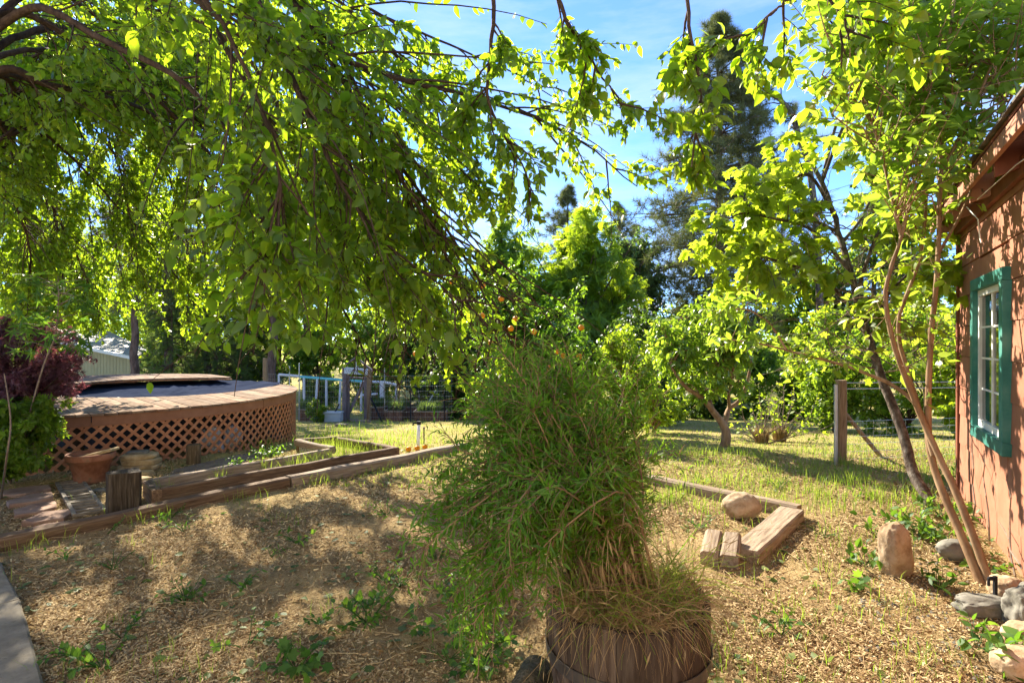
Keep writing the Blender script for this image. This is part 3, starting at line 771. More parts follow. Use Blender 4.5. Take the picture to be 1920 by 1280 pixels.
sk = MB().add(*arc(PR - .05, A0, A1, DZ - .165, DZ - .12, 40, .03)).build('lattice_skirt', M['lattice'], pool)
ZL0, ZL1 = -.42, DZ - .157
hh = ZL1 - ZL0; arcl = (A1 - A0) * (PR - .06); pit = .145; wsl = .038
for sgn, rr in ((1, PR - .036), (-1, PR - .046)):
    k = -int(hh / pit) - 1
    while k * pit < arcl:
        s0 = k * pit; vs = []; n = 12
        ok = []
        for i in range(n + 1):
            z_ = ZL0 + hh * i / n; s = s0 + (hh * i / n if sgn > 0 else hh - hh * i / n)
            if s < 0 or s > arcl: continue
            ok.append((s, z_))
        if len(ok) >= 2:
            for (s, z_) in ok:
                for ds in (-wsl * .7, wsl * .7):
                    a = A0 + (s + ds) / (PR - .06)
                    for r2 in (rr, rr - .007): vs.append((PC.x + r2 * math.cos(a), PC.y + r2 * math.sin(a), z_))
            fs = []
            for i in range(len(ok) - 1):
                b0 = i * 4; b1 = b0 + 4
                fs += [(b0, b0 + 2, b1 + 2, b1), (b0 + 1, b1 + 1, b1 + 3, b0 + 3), (b0, b1, b1 + 1, b0 + 1), (b0 + 2, b0 + 3, b1 + 3, b1 + 2)]
            fs += [(0, 1, 3, 2), (len(vs) - 4, len(vs) - 2, len(vs) - 1, len(vs) - 3)]
            MB().add(vs, fs).build('slat', M['lattice'], sk)
        k += 1
for i in range(9):
    a = A0 + (A1 - A0) * (i + .5) / 9
    p = Vector((PC.x + (PR - .14) * math.cos(a), PC.y + (PR - .14) * math.sin(a), 0))
    MB().bar(p + Vector((0, 0, -.3)), p + Vector((0, 0, DZ - .04)), .085, .085, (0, 1, 0)).build('post', M['timber_black'], pool)
# pool wall under the deck
op = resample([(*p, 0) for p in opening] + [(*opening[0], 0)], 72)[:-1]
m = MB(); n = len(op)
cen = Vector((-6.0 * KS, 9.85 * KS, 0))
vs = []
for i, p in enumerate(op):
    q = cen + (Vector(p) - cen) * (1.09 + .006 * (i % 2)); vs += [(q.x, q.y, -.5), (q.x, q.y, DZ - .035)]
m.add(vs, [(2 * i, 2 * ((i + 1) % n), 2 * ((i + 1) % n) + 1, 2 * i + 1) for i in range(n)]).build('pool_wall', M['poolwall'], pool)
# draped cover: hangs from the rim, pulled up in folds towards the raised deck
vs, fs = [], []; rings = 16
for j in range(rings + 1):
    f = j / rings
    for i, p in enumerate(op):
        q = cen + (Vector(p) - cen) * (1.03 * f); ang = math.atan2(p[1] - cen.y, p[0] - cen.x)
        back = float(sstep(-.6, 1.6, (q.y / KS - 9.2)))
        sag = -.16 * (1 - f ** 2) * (1 - .6 * back)
        fold = .010 * f * (math.sin(ang * 23 + 2 * math.sin(ang * 5)) * (.4 + .6 * back)) + .006 * noise.noise(Vector((q.x * 1.6, q.y * 1.6, 3)))
        q2 = Vector((q.x + 6.75, q.y - 11.6)); r2 = q2.length; a2 = math.atan2(q2.y, q2.x)
        star = .020 * math.exp(-(r2 / .9) ** 2) * math.sin(a2 * 16)
        vs.append((q.x, q.y, DZ - .055 + sag + back * .075 + fold + star))
for j in range(rings):
    for i in range(n): fs.append((j * n + i, j * n + (i + 1) % n, (j + 1) * n + (i + 1) % n, (j + 1) * n + i))
MB().add(vs, fs).build('pool_cover', M['cover'], pool, smooth=True)
for i in range(3):
    rock('sandbag', M['white'], (-6.65 + .15 * i, 9.28 - .03 * i, .645 + .008 * (i % 2)), (.065, .04, .026), 20 + i, rough=.3, sub=2, label='small pale stone weighing down the navy pool cover', cat='stone', group='stones on the pool cover')
# white bags stowed behind the lattice
for i, (a, r_, z_) in enumerate(((R(-22), 2.85, .02), (R(-17), 2.9, .20), (R(-25), 2.9, .28))):
    rock('plastic_bag', M['pvc'], (PC.x + r_ * math.cos(a), PC.y + r_ * math.sin(a), z_ - .1), (.13, .12, .16), 40 + i, rough=.5, sub=2, label='crumpled white plastic bag stowed behind the lattice under the deck', cat='bag', group='white bags under the deck')

# ------------------------------------------------------------------ timbers and the raised bed
tb = lambda p, h: Vector((p[0], p[1], float(gz(p[0], p[1])) + h))
T0, T1 = (-3.95, 4.30), (-.70, 8.35)
def lerp2(a, b, f): return (a[0] + (b[0] - a[0]) * f, a[1] + (b[1] - a[1]) * f)
timber('border_timber', M['timber'], tb(T0, .035), tb(lerp2(T0, T1, .455), .035), .15, .14, seed=1, label='weathered border timber running from the concrete walk past the dark post', cat='timber')
timber('border_timber', M['timber_grey'], tb(lerp2(T0, T1, .46), .04), tb(T1, .05), .15, .14, seed=2, label='grey border timber along the straw ending behind the potted bush', cat='timber')
bed = thing('raised_bed', 'low L-shaped raised planting bed of brown timbers with grass inside', 'planter', (-2.6, 7.0, float(gz(-2.6, 7.0))))
bp = {'A': (-3.40, 5.36), 'B': (-1.58, 7.60), 'C': (-2.72, 8.72), 'D': (-3.17, 8.30), 'E': (-2.43, 7.55), 'F': (-3.72, 5.72)}
for i, (a, b, m_) in enumerate((('A', 'B', 'timber'), ('B', 'C', 'timber'), ('C', 'D', 'timber'), ('D', 'E', 'timber_grey'), ('E', 'F', 'timber_grey'), ('F', 'A', 'timber'))):
    pa, pb = Vector((*bp[a], 0)), Vector((*bp[b], 0)); t = (pb - pa).normalized() * (.03 if i % 2 else -.03)
    pa, pb = pa - t, pb + t
    zt = .10 if (a, b) not in (('C', 'D'), ('D', 'E')) else .155
    timber('beam', M[m_], tb(pa, zt - .01), tb(pb, zt - .01), .085, .17 if zt < .12 else .09, bed, seed=3 + i)
m = MB(); a, b = Vector((*bp['D'], 0)), Vector((*bp['E'], 0))
for i in range(30):
    p = a + (b - a) * (i + .5) / 30
    m.box(tb(p, .04), (.016 if i % 2 else .03, .03, .14), Matrix.Rotation(R(45), 3, 'Z'))
m.build('corrugated_panel', M['galv'], bed)
a = bp['D']; MB().box(tb((a[0] + .02, a[1]), .05), (.07, .07, .22), Matrix.Rotation(R(45), 3, 'Z')).build('corner_post', M['timber'], bed)
soil = MB().add([(*bp[k], float(gz(*bp[k])) + .055) for k in 'ABCDEF'], [(0, 1, 4, 5), (1, 2, 3, 4)]).build('soil', M['ground'], bed)
# upright dark post
p = G(229, 966); p = Vector((-3.62, 5.22, float(gz(-3.62, 5.22))))
timber('timber_post', M['timber_black'], p + Vector((0, 0, -.1)), p + Vector((0, 0, .385)), .26, .17, seed=9, up=(1, -1, 0), jit=.012, label='short dark square timber post at the end of the raised bed', cat='post')
# right-hand border timbers
a, b, c = G(1215, 905), G(1490, 968), G(1395, 1050)
a.z += .03; b.z += .05; c.z += .045
timber('border_timber', M['timber_grey'], a, b + Vector((.03, -.03, 0)), .12, .13, seed=11, label='long grey border timber behind the round boulder in the grass', cat='timber')
dv = (c - b).normalized()
timber('border_timber', M['timber_grey'], b + dv * .10, c + Vector((0, 0, -.01)), .21, .10, seed=12, label='short wide border timber meeting the long grey one at a corner', cat='timber')
p = G(1352, 1048)
blk = thing('timber_block', 'split end of squared timber lying on straw beside the border', 'timber', p)
dirb = Vector((-.42, -.90, 0)).normalized(); sidb = Vector((-dirb.y, dirb.x, 0))
for s in (-1, 1):
    off = sidb * .066 * s
    timber('split_half', M['timber_grey'], p + off - dirb * .20 + Vector((0, 0, .07)), p + off + dirb * .16 + Vector((0, 0, .03)), .124, .15, blk, seed=13 + s)

# ------------------------------------------------------------------ stones, pot, stump, grate, stepping stones (left)
def slabstone(pix, th, seed, mat, name, label, cat, group=None, zoff=0., shrink=1.):
    ps = [G(*q) for q in pix]; c = sum(ps, Vector()) / len(ps); poly = []
    n = len(ps)
    for i in range(n):
        a, b = ps[i], ps[(i + 1) % n]
        for k in range(4):
            p = a + (b - a) * k / 4; j = noise.noise_vector(Vector((p.x * 5 + seed, p.y * 5, seed))) * .025
            poly.append(Vector((p.x + j.x, p.y + j.y, 0)))
    cc_ = Vector((c.x, c.y, 0)); poly = [cc_ + (q - cc_) * shrink for q in poly]
    vs, fs = [], []; m = len(poly)
    for (sc, z_) in ((1.0, -.03), (1.0, th * .75), (.965, th)):
        for p in poly:
            q = Vector((c.x, c.y, 0)) + (p - Vector((c.x, c.y, 0))) * sc
            vs.append((q.x, q.y, c.z + zoff + z_ + .006 * noise.noise(Vector((q.x * 6, q.y * 6, seed)))))
    for j in range(2): fs += [(j * m + i, j * m + (i + 1) % m, (j + 1) * m + (i + 1) % m, (j + 1) * m + i) for i in range(m)]
    vs.append((c.x, c.y, c.z + zoff + th)); fs += [(2 * m + i, 2 * m + (i + 1) % m, 3 * m) for i in range(m)]
    return MB().add(vs, fs).build(name, mat, label=label, cat=cat, group=group)
st = [([(0, 925), (60, 914), (98, 912), (100, 920), (50, 932), (0, 936)], 'first of five red sandstone steps, furthest from the concrete walk'),
      ([(6, 948), (60, 932), (103, 929), (106, 940), (60, 950), (10, 957)], 'second red sandstone step, between the furthest slab and the squarish one'),
      ([(20, 962), (55, 950), (108, 942), (110, 955), (70, 968), (22, 976)], 'squarish red sandstone step in the middle of the five'),
      ([(34, 988), (80, 968), (140, 960), (155, 964), (120, 978), (60, 990)], 'fourth red sandstone step, long and pointed, beside the grate'),
      ([(40, 1004), (80, 988), (140, 980), (142, 986), (90, 1001), (60, 1008)], 'fifth red sandstone step, tucked against the border timber')]
for i, (px, lb) in enumerate(st): slabstone(px, .035 + .012 * (i % 2), i * 1.7, M['sandstone'], 'stepping_stone', lb, 'stepping stone', 'red stepping stones by the walk', shrink=.90)
for i, px in enumerate(([(285, 905), (330, 880), (420, 862), (450, 868), (400, 885), (330, 903)], [(380, 868), (440, 854), (470, 850), (490, 858), (455, 868), (410, 878)])):
    slabstone(px, .012, 20 + i, M['paving'], 'flagstone', ('flat earthy flagstone between the raised bed and lattice stump', 'small earthy flagstone by the lattice near the bed corner')[i], 'flagstone')
gr0, gr1 = Vector((-4.98, 6.30, .03)), Vector((-3.86, 5.12, .03))
for i in range(3):
    a, b = gr0 + (gr1 - gr0) * (i / 3 + .008), gr0 + (gr1 - gr0) * ((i + 1) / 3 - .008)
    g = thing('drain_grate', ('slotted metal drain grate laid nearest the terracotta pot', 'slotted metal drain grate in the middle of the row of three', 'slotted metal drain grate ending at the dark timber post')[i], 'grate', (a + b) / 2, 'drain grates in a row')
    t = (b - a).normalized(); s = Vector((-t.y, t.x, 0)) * .11
    for q in (-1, 1): MB().bar(a + s * q, b + s * q, .03, .03).build('side_rail', M['iron'], g)
    for q in range(5):
        c = a + (b - a) * q / 4 if 0 < q < 4 else (a + t * .012 if q == 0 else b - t * .012)
        MB().bar(c - s * .87, c + s * .87, .028, .024).build('cross_bar', M['iron'], g)
# terracotta pot
pp = Vector((-4.80, 6.38, float(gz(-4.8, 6.38))))
pot = thing('flower_pot', 'large terracotta pot with a broken slab leaning inside', 'pot', pp)
MB().lathe(pp + Vector((0, 0, 0)), [(.0, 0), (.135, 0), (.15, .02), (.205, .26), (.228, .262), (.234, .27), (.238, .325), (.232, .335), (.212, .335), (.208, .325), (.19, .25), (.17, .24), (0, .235)], 40).build('pot_body', M['terracotta'], pot, smooth=True)
m = MB().box(pp + Vector((.03, .03, .315)), (.40, .30, .035), Matrix.Rotation(R(-14), 3, 'Y') @ Matrix.Rotation(R(20), 3, 'Z'))
m.build('broken_slab', M['goldstone'], label='broken pale stone slab resting inside the terracotta pot', cat='stone', bevel=.01)
# stone stack
sp = Vector((-4.62, 6.95, float(gz(-4.62, 6.95))))
zc = 0
for i, (r_, hz, dx) in enumerate((((.23, .15), .045, 0), ((.20, .14), .042, .02), ((.19, .13), .040, .0), ((.12, .09), .022, -.02))):
    rock('stone', M['goldstone'] if i < 3 else M['greystone'], sp + Vector((dx, 0, zc + hz - .01)), (r_[0], r_[1], hz), 60 + i, rough=.12, facet=.45, sub=3, rotz=.15 * i,
         label=('lowest flat gold stone of the stack beside the pot', 'second flat gold stone of the stack beside the pot', 'third flat gold stone of the stack, under the grey one', 'small grey stone topping the stack of gold stones')[i], cat='stone', group='stones stacked by the lattice')
    zc += 2 * hz - .016
for i, (px, py, s, lb) in enumerate(((298, 877, .075, 'small rounded tan stone lying between the stack and flagstone'), (270, 890, .10, 'flat pale stone on the soil below the stone stack'), (262, 905, .12, 'long flat pale stone touching the raised bed corner'), (245, 893, .05, 'little white stone beside the raised bed corner'), (187, 922, .07, 'narrow grey stone beside the drain grate'))):
    p = G(px, py); rock('stone', M['goldstone'] if i < 3 else M['greystone'], p + Vector((0, 0, s * .2)), (s, s * .7, s * .35), 70 + i, rough=.25, facet=.7, label=lb, cat='stone', group='loose stones by the lattice')
# stumps
p = G(363, 869)
stp = thing('stump', 'short upright log round standing against the pool lattice', 'stump', p)
m = MB(); prof = [(0, -.05)] + [(.086 + .004 * math.sin(k * 2), -.05 + .30 * k / 6) for k in range(7)] + [(.078, .258), (0, .255)]
m.lathe(p, prof, 22).build('log_body', M['stump'], stp, smooth=True)
# ------------------------------------------------------------------ boulders by the shed
def boulder(px, py, w_, d_, h_, seed, mat, label, sink=.25, rotz=0., facet=0, rough=.16, tilt=(0, 0), name='boulder'):
    p = G(px, py); return rock(name, M[mat], p + Vector((0, d_ * .8, h_ * (1 - sink))), (w_, d_, h_), seed, rough=rough, sub=5, rotz=rotz, facet=facet, tilt=tilt, label=label, cat='boulder')
boulder(1400, 975, .175, .14, .125, 3, 'granite', 'round tan boulder in front of the long grey timber', rotz=.2, rough=.10)
boulder(1692, 1083, .098, .085, .20, 8, 'granite', 'upright tan granite boulder standing on end in the straw', sink=.22, rotz=.3, facet=.72, rough=.12, tilt=(0, -.14))
boulder(1815, 1058, .14, .11, .085, 14, 'greystone', 'grey boulder half hidden behind the tan stems')
boulder(1905, 1132, .09, .085, .08, 17, 'granite', 'orange tan boulder beside the wall below the stems', facet=.8)
boulder(1868, 1158, .16, .09, .05, 21, 'greystone', 'flat grey rock lying in front of the orange tan boulder', facet=.6, rough=.2)
boulder(1950, 1190, .09, .09, .13, 25, 'greystone', 'dark mossy rock standing beside the flat grey rock', rough=.35, facet=.7)
boulder(1945, 1222, .10, .08, .07, 28, 'granite', 'pale boulder below the dark mossy rock', facet=.8)
boulder(1935, 1283, .11, .09, .075, 33, 'granite', 'pale rounded boulder under the drooping green leaf by the wall', facet=.85, rough=.1)
p = G(1866, 1135)
m = MB(); m.box(p + Vector((0, 0, .07)), (.018, .018, .22)); m.box(p + Vector((-.022, 0, .165)), (.035, .014, .022)); m.box(p + Vector((-.040, 0, .145)), (.012, .012, .05))
m.build('garden_stake', M['black'], label='small black plastic stake at the foot of the tan stems', cat='stake', bevel=.002)

# ------------------------------------------------------------------ fence post with metal pole, brace and wire (right)
p = G(1577, 868)
post = thing('fence_post', 'stout wooden fence post with diagonal brace and top wires', 'fence post', p)
timber('post', M['postwood'], p + Vector((0, 0, -.2)), p + Vector((0, 0, 1.10)), .115, .115, post, seed=31, up=(0, 1, 0))
MB().tube([p + Vector((.05, 0, .66)), p + Vector((.75, .35, .02))], .028, 8).build('brace', M['postwood'], post)
for z_ in (1.06, .98):
    MB().tube([p + Vector((.02, 0, z_)), p + Vector((1.2, .25, z_ - .01)), p + Vector((3.4, .7, z_ - .02))], .006, 5).build('wire', M['galv'], post)
m = MB()
for k in range(26): m.tube([p + Vector((.08 + .10 * k, .02 * k, .0)), p + Vector((.08 + .10 * k, .02 * k, .55))], .0018, 3, False)
for k in range(6): m.tube([p + Vector((.06, 0, .05 + .1 * k)), p + Vector((2.7, .55, .05 + .1 * k))], .0018, 3, False)
m.build('wire_mesh', M['galv'], post, kind='stuff')
q = G(1567, 872)
MB().tube([q + Vector((0, 0, -.1)), q + Vector((0, 0, 1.05))], .022, 8).build('metal_pole', M['galv'], label='thin galvanised pole standing against the stout wooden post', cat='pole')

# ------------------------------------------------------------------ vegetable garden: gate, fence, pipe frame, beds
GD = 18.7
def PG(px, d): x = (px - CX) / F * d; return Vector((x, d, float(gz(x, d))))
gate = thing('garden_gate', 'weathered wooden garden gate with pale sign and pitched top', 'gate', PG(667, GD))
def gp(px, py, d=GD): return P(px, py, d)
def bar2(par, nm, mat, a, b, w_, h_, up=(0, 1, 0)): return MB().bar(a, b, w_, h_, up).build(nm, M[mat], par, bevel=.006)
bar2(gate, 'post', 'gatewood', gp(646.5, 795), gp(646.5, 688), .14, .14); bar2(gate, 'post', 'postwood', gp(692, 797), gp(692, 693), .13, .13)
bar2(gate, 'roof_bar', 'gatewood', gp(640, 690), gp(667, 670), .05, .14, (0, 1, 0)); bar2(gate, 'roof_bar', 'gatewood', gp(699, 695), gp(669, 671), .05, .14)
bar2(gate, 'finial', 'signpaint', gp(669.5, 690, GD + .1), gp(669.5, 668, GD + .1), .07, .05)
leafp = MB().bar(gp(651, 707), gp(688, 709), .05, .12, (0, 1, 0)).build('gate_leaf', M['gatewood'], gate)
for a, b, w_ in (((653, 702), (653, 788), .10), ((685.5, 705), (685.5, 790), .11), ((651, 786), (688, 789), .12)):
    bar2(leafp, 'rail', 'gatewood', gp(*a, GD + .03), gp(*b, GD + .03), .05 if a[0] == 651 else w_, .05)
bar2(leafp, 'brace', 'gatewood', gp(683, 716, GD + .07), gp(653, 776, GD + .07), .11, .03)
m = MB()
for k in range(6): m.tube([gp(655 + 5 * k, 712, GD + .10), gp(655 + 5 * k, 786, GD + .10)], .004, 3, False)
for k in range(10): m.tube([gp(654, 716 + 7.4 * k, GD + .10), gp(686, 716 + 7.4 * k, GD + .10)], .004, 3, False)
m.build('wire_mesh', M['galv'], leafp, kind='stuff')
sg = MB().bar(gp(645.5, 694, GD - .10), gp(689.5, 697, GD - .10), .03, .21, (0, 0, 1)).build('sign', M['signpaint'], gate, bevel=.004)
fc = bpy.data.curves.new('lettering', 'FONT'); fc.body = 'GARDEN'; fc.size = .15; fc.align_x = 'CENTER'; fc.align_y = 'CENTER'; fc.extrude = .002
fo = bpy.data.objects.new('lettering', fc); COL.objects.link(fo); fc.materials.append(M['letter'])
fo.matrix_basis = Matrix.Translation(gp(669, 695.5, GD - .122) - origin(gate)) @ Matrix.Rotation(R(90), 4, 'X') @ Matrix.Rotation(R(-3.5), 4, 'Z'); fo.parent = sg
bpy.context.view_layer.update(); lm_ = bpy.data.meshes.new_from_object(fo); lo_ = bpy.data.objects.new('lettering', lm_); COL.objects.link(lo_); lo_.matrix_basis = fo.matrix_basis.copy(); lo_.parent = sg; bpy.data.objects.remove(fo); lo_.name = 'lettering'
for i, (a, b) in enumerate((((632, 787), (690, 793)), ((632, 799), (650, 800)))):
    pa, pb = G(*a), G(*b); timber('plank', M['timber_grey'], pa + Vector((0, 0, .04)), pb + Vector((0, 0, .04)), .2, .08, seed=50 + i, label=('grey plank lying as a sill under the garden gate', 'short loose plank on the grass before the garden gate')[i], cat='plank')
# pipe frame
fr = thing('pipe_trellis', 'white plastic pipe frame with teal top rail behind the gate', 'trellis', PG(640, 20.4))
FD = 20.4
def pt(*q): return P(q[0], q[1], FD)
for a, b, mt in (((523, 702), (561, 705), 'pvc'), ((561, 706), (679, 715), 'teal'), ((679, 715), (717, 716), 'pvc'), ((717, 716), (744, 721), 'pvc')):
    MB().tube([pt(*a), pt(*b)], .048, 8).build('rail', M[mt], fr)
for x, y0, y1 in ((523, 702, 722), (570, 706, 752), (595, 708, 754), (612, 709, 755), (639, 712, 752), (653, 713, 758), (677, 715, 758), (714, 717, 762), (717.5, 717, 762), (743, 721, 758)):
    MB().tube([pt(x, y0), P(x + (1.5 if x in (595, 639) else 0) * -2, y1 + 14, FD)], .042, 8).build('upright', M['pvc'], fr)
MB().tube([pt(677, 741), pt(708, 738)], .042, 8).build('rail', M['pvc'], fr)
# fence posts and stakes
for i, (px, y0, d, r_, mt, lb, ct) in enumerate(((497.5, 671, 17.0, .055, 'postwood', 'grey square post rising behind the pool deck edge', 'post'), (561, 680, 18.6, .018, 'galv', 'tall thin steel stake beside the teal rail', 'stake'), (543, 686, 18.0, .018, 'galv', 'thin steel stake between the grey post and teal rail', 'stake'),
        (721, 690, 19.2, .016, 'galv', 'tall thin steel stake behind the wooden gate post', 'stake'), (770, 724, 18.4, .022, 'black', 'dark steel stake standing before the rusty beds', 'stake'), (833, 736, 18.2, .022, 'black', 'dark steel stake near the orange basket', 'stake'), (820, 735, 21, .03, 'galv', 'short grey post behind the rusty beds', 'post'), (786, 738, 21, .022, 'galv', 'thin grey pipe standing behind the rusty beds', 'pipe'))):
    b0 = PG(px, d); tp_ = P(px, y0, d)
    if i == 0: timber('fence_post', M[mt], b0 - Vector((0, 0, .1)), tp_, .12, .12, seed=70, up=(0, 1, 0), label=lb, cat=ct)
    else: MB().tube([b0 - Vector((0, 0, .1)), tp_], r_, 6).build('stake' if ct == 'stake' else ct, M[mt], label=lb, cat=ct)
for i, (a, b, r_, mt, lb) in enumerate((((695, 745, 18.6), (718, 794, 18.2), .03, 'black', 'dark diagonal brace rod leaning on the wooden gate post'), ((636, 757, 18.6), (621, 786, 18.3), .025, 'black', 'dark diagonal brace rod beside the pale cooler box'), ((800, 760, 20.4), (820, 727, 20.4), .025, 'pvc', 'slanting white pipe behind the rusty beds'))):
    MB().tube([P(*a), P(*b)], r_, 6).build('rod', M[mt], label=lb, cat='rod')
# wire netting between the posts
m = MB()
for seg in ((498, 17.0, 645, 18.6), (694, 18.6, 850, 18.4)):
    for k in range(9):
        h = .15 + k * .17; m.tube([PG(seg[0], seg[1]) + Vector((0, 0, h)), PG(seg[2], seg[3]) + Vector((0, 0, h))], .003, 3, False)
    n = int((seg[2] - seg[0]) / 3.2)
    for k in range(n):
        f = k / n; b0 = PG(seg[0] + (seg[2] - seg[0]) * f, seg[1] + (seg[3] - seg[1]) * f); m.tube([b0, b0 + Vector((0, 0, 1.5))], .0022, 3, False)
m.build('wire_fence', M['galv'], label='wire netting fence around the vegetable garden', cat='fence')
# corrugated beds
def gbed(px0, px1, d0, dep, h_, label):
    a, b = PG(px0, d0), PG(px1, d0); root = thing('garden_bed', label, 'planter', (a + b) / 2, 'rusty corrugated garden beds')
    poly = [a, b, b + Vector((0, dep, 0)), a + Vector((0, dep, 0))]
    zz = min(a.z, b.z)
    for i in range(4):
        m = MB(); p0, p1 = poly[i], poly[(i + 1) % 4]; n = max(4, int((p1 - p0).length / .06)); t = (p1 - p0).normalized(); s = Vector((-t.y, t.x, 0))
        vs = []
        for k in range(n + 1):
            q = p0 + (p1 - p0) * k / n + s * (.012 if k % 2 else -.012); vs += [(q.x, q.y, zz - .25), (q.x, q.y, zz + h_)]
        m.add(vs, [(2 * k, 2 * k + 2, 2 * k + 3, 2 * k + 1) for k in range(n)]); m.build('panel', M['rustbed'], root)
        MB().bar(p0 + Vector((0, 0, zz + h_ - p0.z)), p1 + Vector((0, 0, zz + h_ - p1.z)), .06, .035).build('rim', M['timber_grey'], root)
    MB().add([(q.x, q.y, zz + h_ - .06) for q in poly], [(0, 1, 2, 3)]).build('soil', M['ground'], root)
    return (a + b) / 2 + Vector((0, dep / 2, zz + h_ - .06 - (a.z + b.z) / 2)), (b - a).length, dep
beds = [gbed(559, 583, 19.0, .8, .40, 'rusty corrugated bed between the pool deck and small shrub'), gbed(697, 719, 19.8, .9, .45, 'rusty corrugated bed just past the wooden gate post'),
        gbed(721, 753, 19.0, 1.0, .34, 'rusty corrugated bed with grey green herbs, before the dark stake'), gbed(776, 836, 18.9, 1.0, .32, 'long rusty corrugated bed between the two dark stakes'), gbed(745, 822, 20.6, 1.0, .45, 'rear rusty corrugated bed behind the herbs')]
hv, hf, hn, hvar = [], [[], []], 0, []
for i, (c, ln, dp) in enumerate(beds):
    n = 900; x = c.x + (rng.random(n) - .5) * ln * .9; y = c.y + (rng.random(n) - .5) * dp * .85; keep = np.sin(x * 5 + i) > -.3; x, y = x[keep], y[keep]
    pos = np.stack([x, y, np.full(len(x), c.z)], -1)
    V, F_, vr = blades(pos, .15 + .3 * rng.random(len(x)), np.full(len(x), .03), .2 + .5 * rng.random(len(x)), rng.random(len(x)) * .5)
    put('herb_plants', mesh_from('herb_plants', V, F_, False, vr), M['cedar'], label='grey green herbs growing in the rusty garden beds', cat='herbs', kind='stuff')
# cooler, basket, standpipes, oranges on the ground
p = PG(622, 18.2)
co = thing('cooler_box', 'pale grey plastic cooler box on the grass beside the gate', 'box', p)
MB().box(p + Vector((0, .2, .14)), (.54, .36, .28)).build('box_body', M['cool'], co, bevel=.03); MB().box(p + Vector((0, .2, .305)), (.57, .39, .06)).build('lid', M['cool'], co, bevel=.02)
p = G(873, 785)
bk = thing('basket', 'orange plastic basket half hidden behind the potted bush', 'basket', p)
for k in range(3): MB().box(p + Vector((0, 0, .04 + k * .10)), (.55, .35, .075)).build('band', M['basket'], bk, bevel=.01)
p = G(783, 838)
sp_ = thing('standpipe', 'white standpipe with dark tap standing in the lawn', 'tap', p)
MB().tube([p - Vector((0, 0, .1)), p + Vector((.02, 0, .36))], .026, 10).build('pipe', M['pvc'], sp_, smooth=True)
m = MB(); m.tube([p + Vector((.02, 0, .36)), p + Vector((.02, -.0, .41))], .034, 10); m.tube([p + Vector((.02, 0, .385)), p + Vector((-.06, -.03, .385)), p + Vector((-.07, -.03, .35))], .016, 8); m.tube([p + Vector((-.02, 0, .43)), p + Vector((.06, 0, .43))], .01, 6)
m.build('tap', M['black'], sp_)
p = G(795, 833)
MB().tube([p, p + Vector((0, 0, .24)), p + Vector((0, 0, .30))], [.012, .012, .022], 8).build('sprinkler', M['iron'], label='thin dark sprinkler riser beside the white standpipe', cat='sprinkler')
def orange(p, r_, parent=None, **kw): return rock('orange', M['orange'], p, (r_, r_, r_ * .96), random.random() * 9, parent, rough=.03, sub=3, **kw)
for px, py in ((766, 847), (782, 845), (797, 842)):
    p = G(px, py); orange(p + Vector((0, 0, .04)), .042, label='fallen orange on the ground by the standpipe', cat='orange', group='fallen oranges')

# ------------------------------------------------------------------ tan metal barn, covered car (left, far)
BD = 26.0
bc = P(175, 640, BD); bz = float(gz(bc.x, BD))
barn = thing('barn', 'tan metal barn with pale roof beyond the pool', 'barn', (bc.x, BD, bz))
E0, E1 = P(120, 642, 27), P(262, 672, 25)          # sloping eave of the end wall
for k in range(24):                                # ribbed wall panels
    a, b = E0 + (E1 - E0) * ((k + .03) / 24), E0 + (E1 - E0) * ((k + .97) / 24)
    n_ = Vector((0, .06, 0)); a2, b2 = Vector((a.x, a.y, bz - .3)), Vector((b.x, b.y, bz - .3))
    MB().add([a2, b2, b, a, a2 + n_, b2 + n_, b + n_, a + n_], [(0, 1, 2, 3), (4, 7, 6, 5), (0, 4, 5, 1), (1, 5, 6, 2), (2, 6, 7, 3), (3, 7, 4, 0)]).build('wall_panel', M['tanwall'], barn)
MB().add([E0 + Vector((0, .08, -.02)), E1 + Vector((0, .08, -.02)), Vector((E1.x, E1.y + .08, bz - .3)), Vector((E0.x, E0.y + .08, bz - .3))], [(0, 1, 2, 3)]).build('wall_backing', M['tanwall'], barn)
R0, R1, R2 = P(110, 616, 32), P(205, 621, 32), P(275, 655, 29)
o_ = Vector((0, -.25, .02)); dn = Vector((0, 0, -.06))
tp_ = [E0 + o_, E1 + o_, R2, R1, R0]
MB().add(tp_ + [q + dn for q in tp_], [(0, 1, 2, 3, 4), (9, 8, 7, 6, 5)] + [(i, 5 + i, 5 + (i + 1) % 5, (i + 1) % 5) for i in range(5)]).build('roof', M['barnroof'], barn)
MB().bar(E0 + o_ + Vector((0, -.06, 0)), E1 + o_ + Vector((0, -.06, 0)), .12, .14).build('gutter', M['galv'], barn)
p = P(172, 640, 18); p.z = float(gz(p.x, 18))
car = thing('covered_car', 'dark car under a black sheet behind the pool deck', 'car', p)
vs, fs = [], []
prof = [(-1.9, .35), (-1.85, .62), (-1.2, .78), (-.7, 1.02), (.2, 1.06), (.8, .98), (1.35, .74), (1.9, .66), (1.95, .35)]
for (y_, sc) in ((-.8, .86), (-.7, .97), (0, 1.02), (.7, .97), (.8, .86)):
    for (x_, z_) in prof: vs.append(p + Vector((x_ * .62, y_, .2 + z_ * sc * .95)))
nn = len(prof)
for j in range(4):
    for i in range(nn - 1): fs.append((j * nn + i, j * nn + i + 1, (j + 1) * nn + i + 1, (j + 1) * nn + i))
vs += [p + Vector((x_ * .62, -.82, -.1)) for x_, z_ in prof]; fs += [(i, 5 * nn + i, 5 * nn + i + 1, i + 1) for i in range(nn - 1)]
MB().add(vs, fs).build('sheet', M['black'], car, smooth=True)

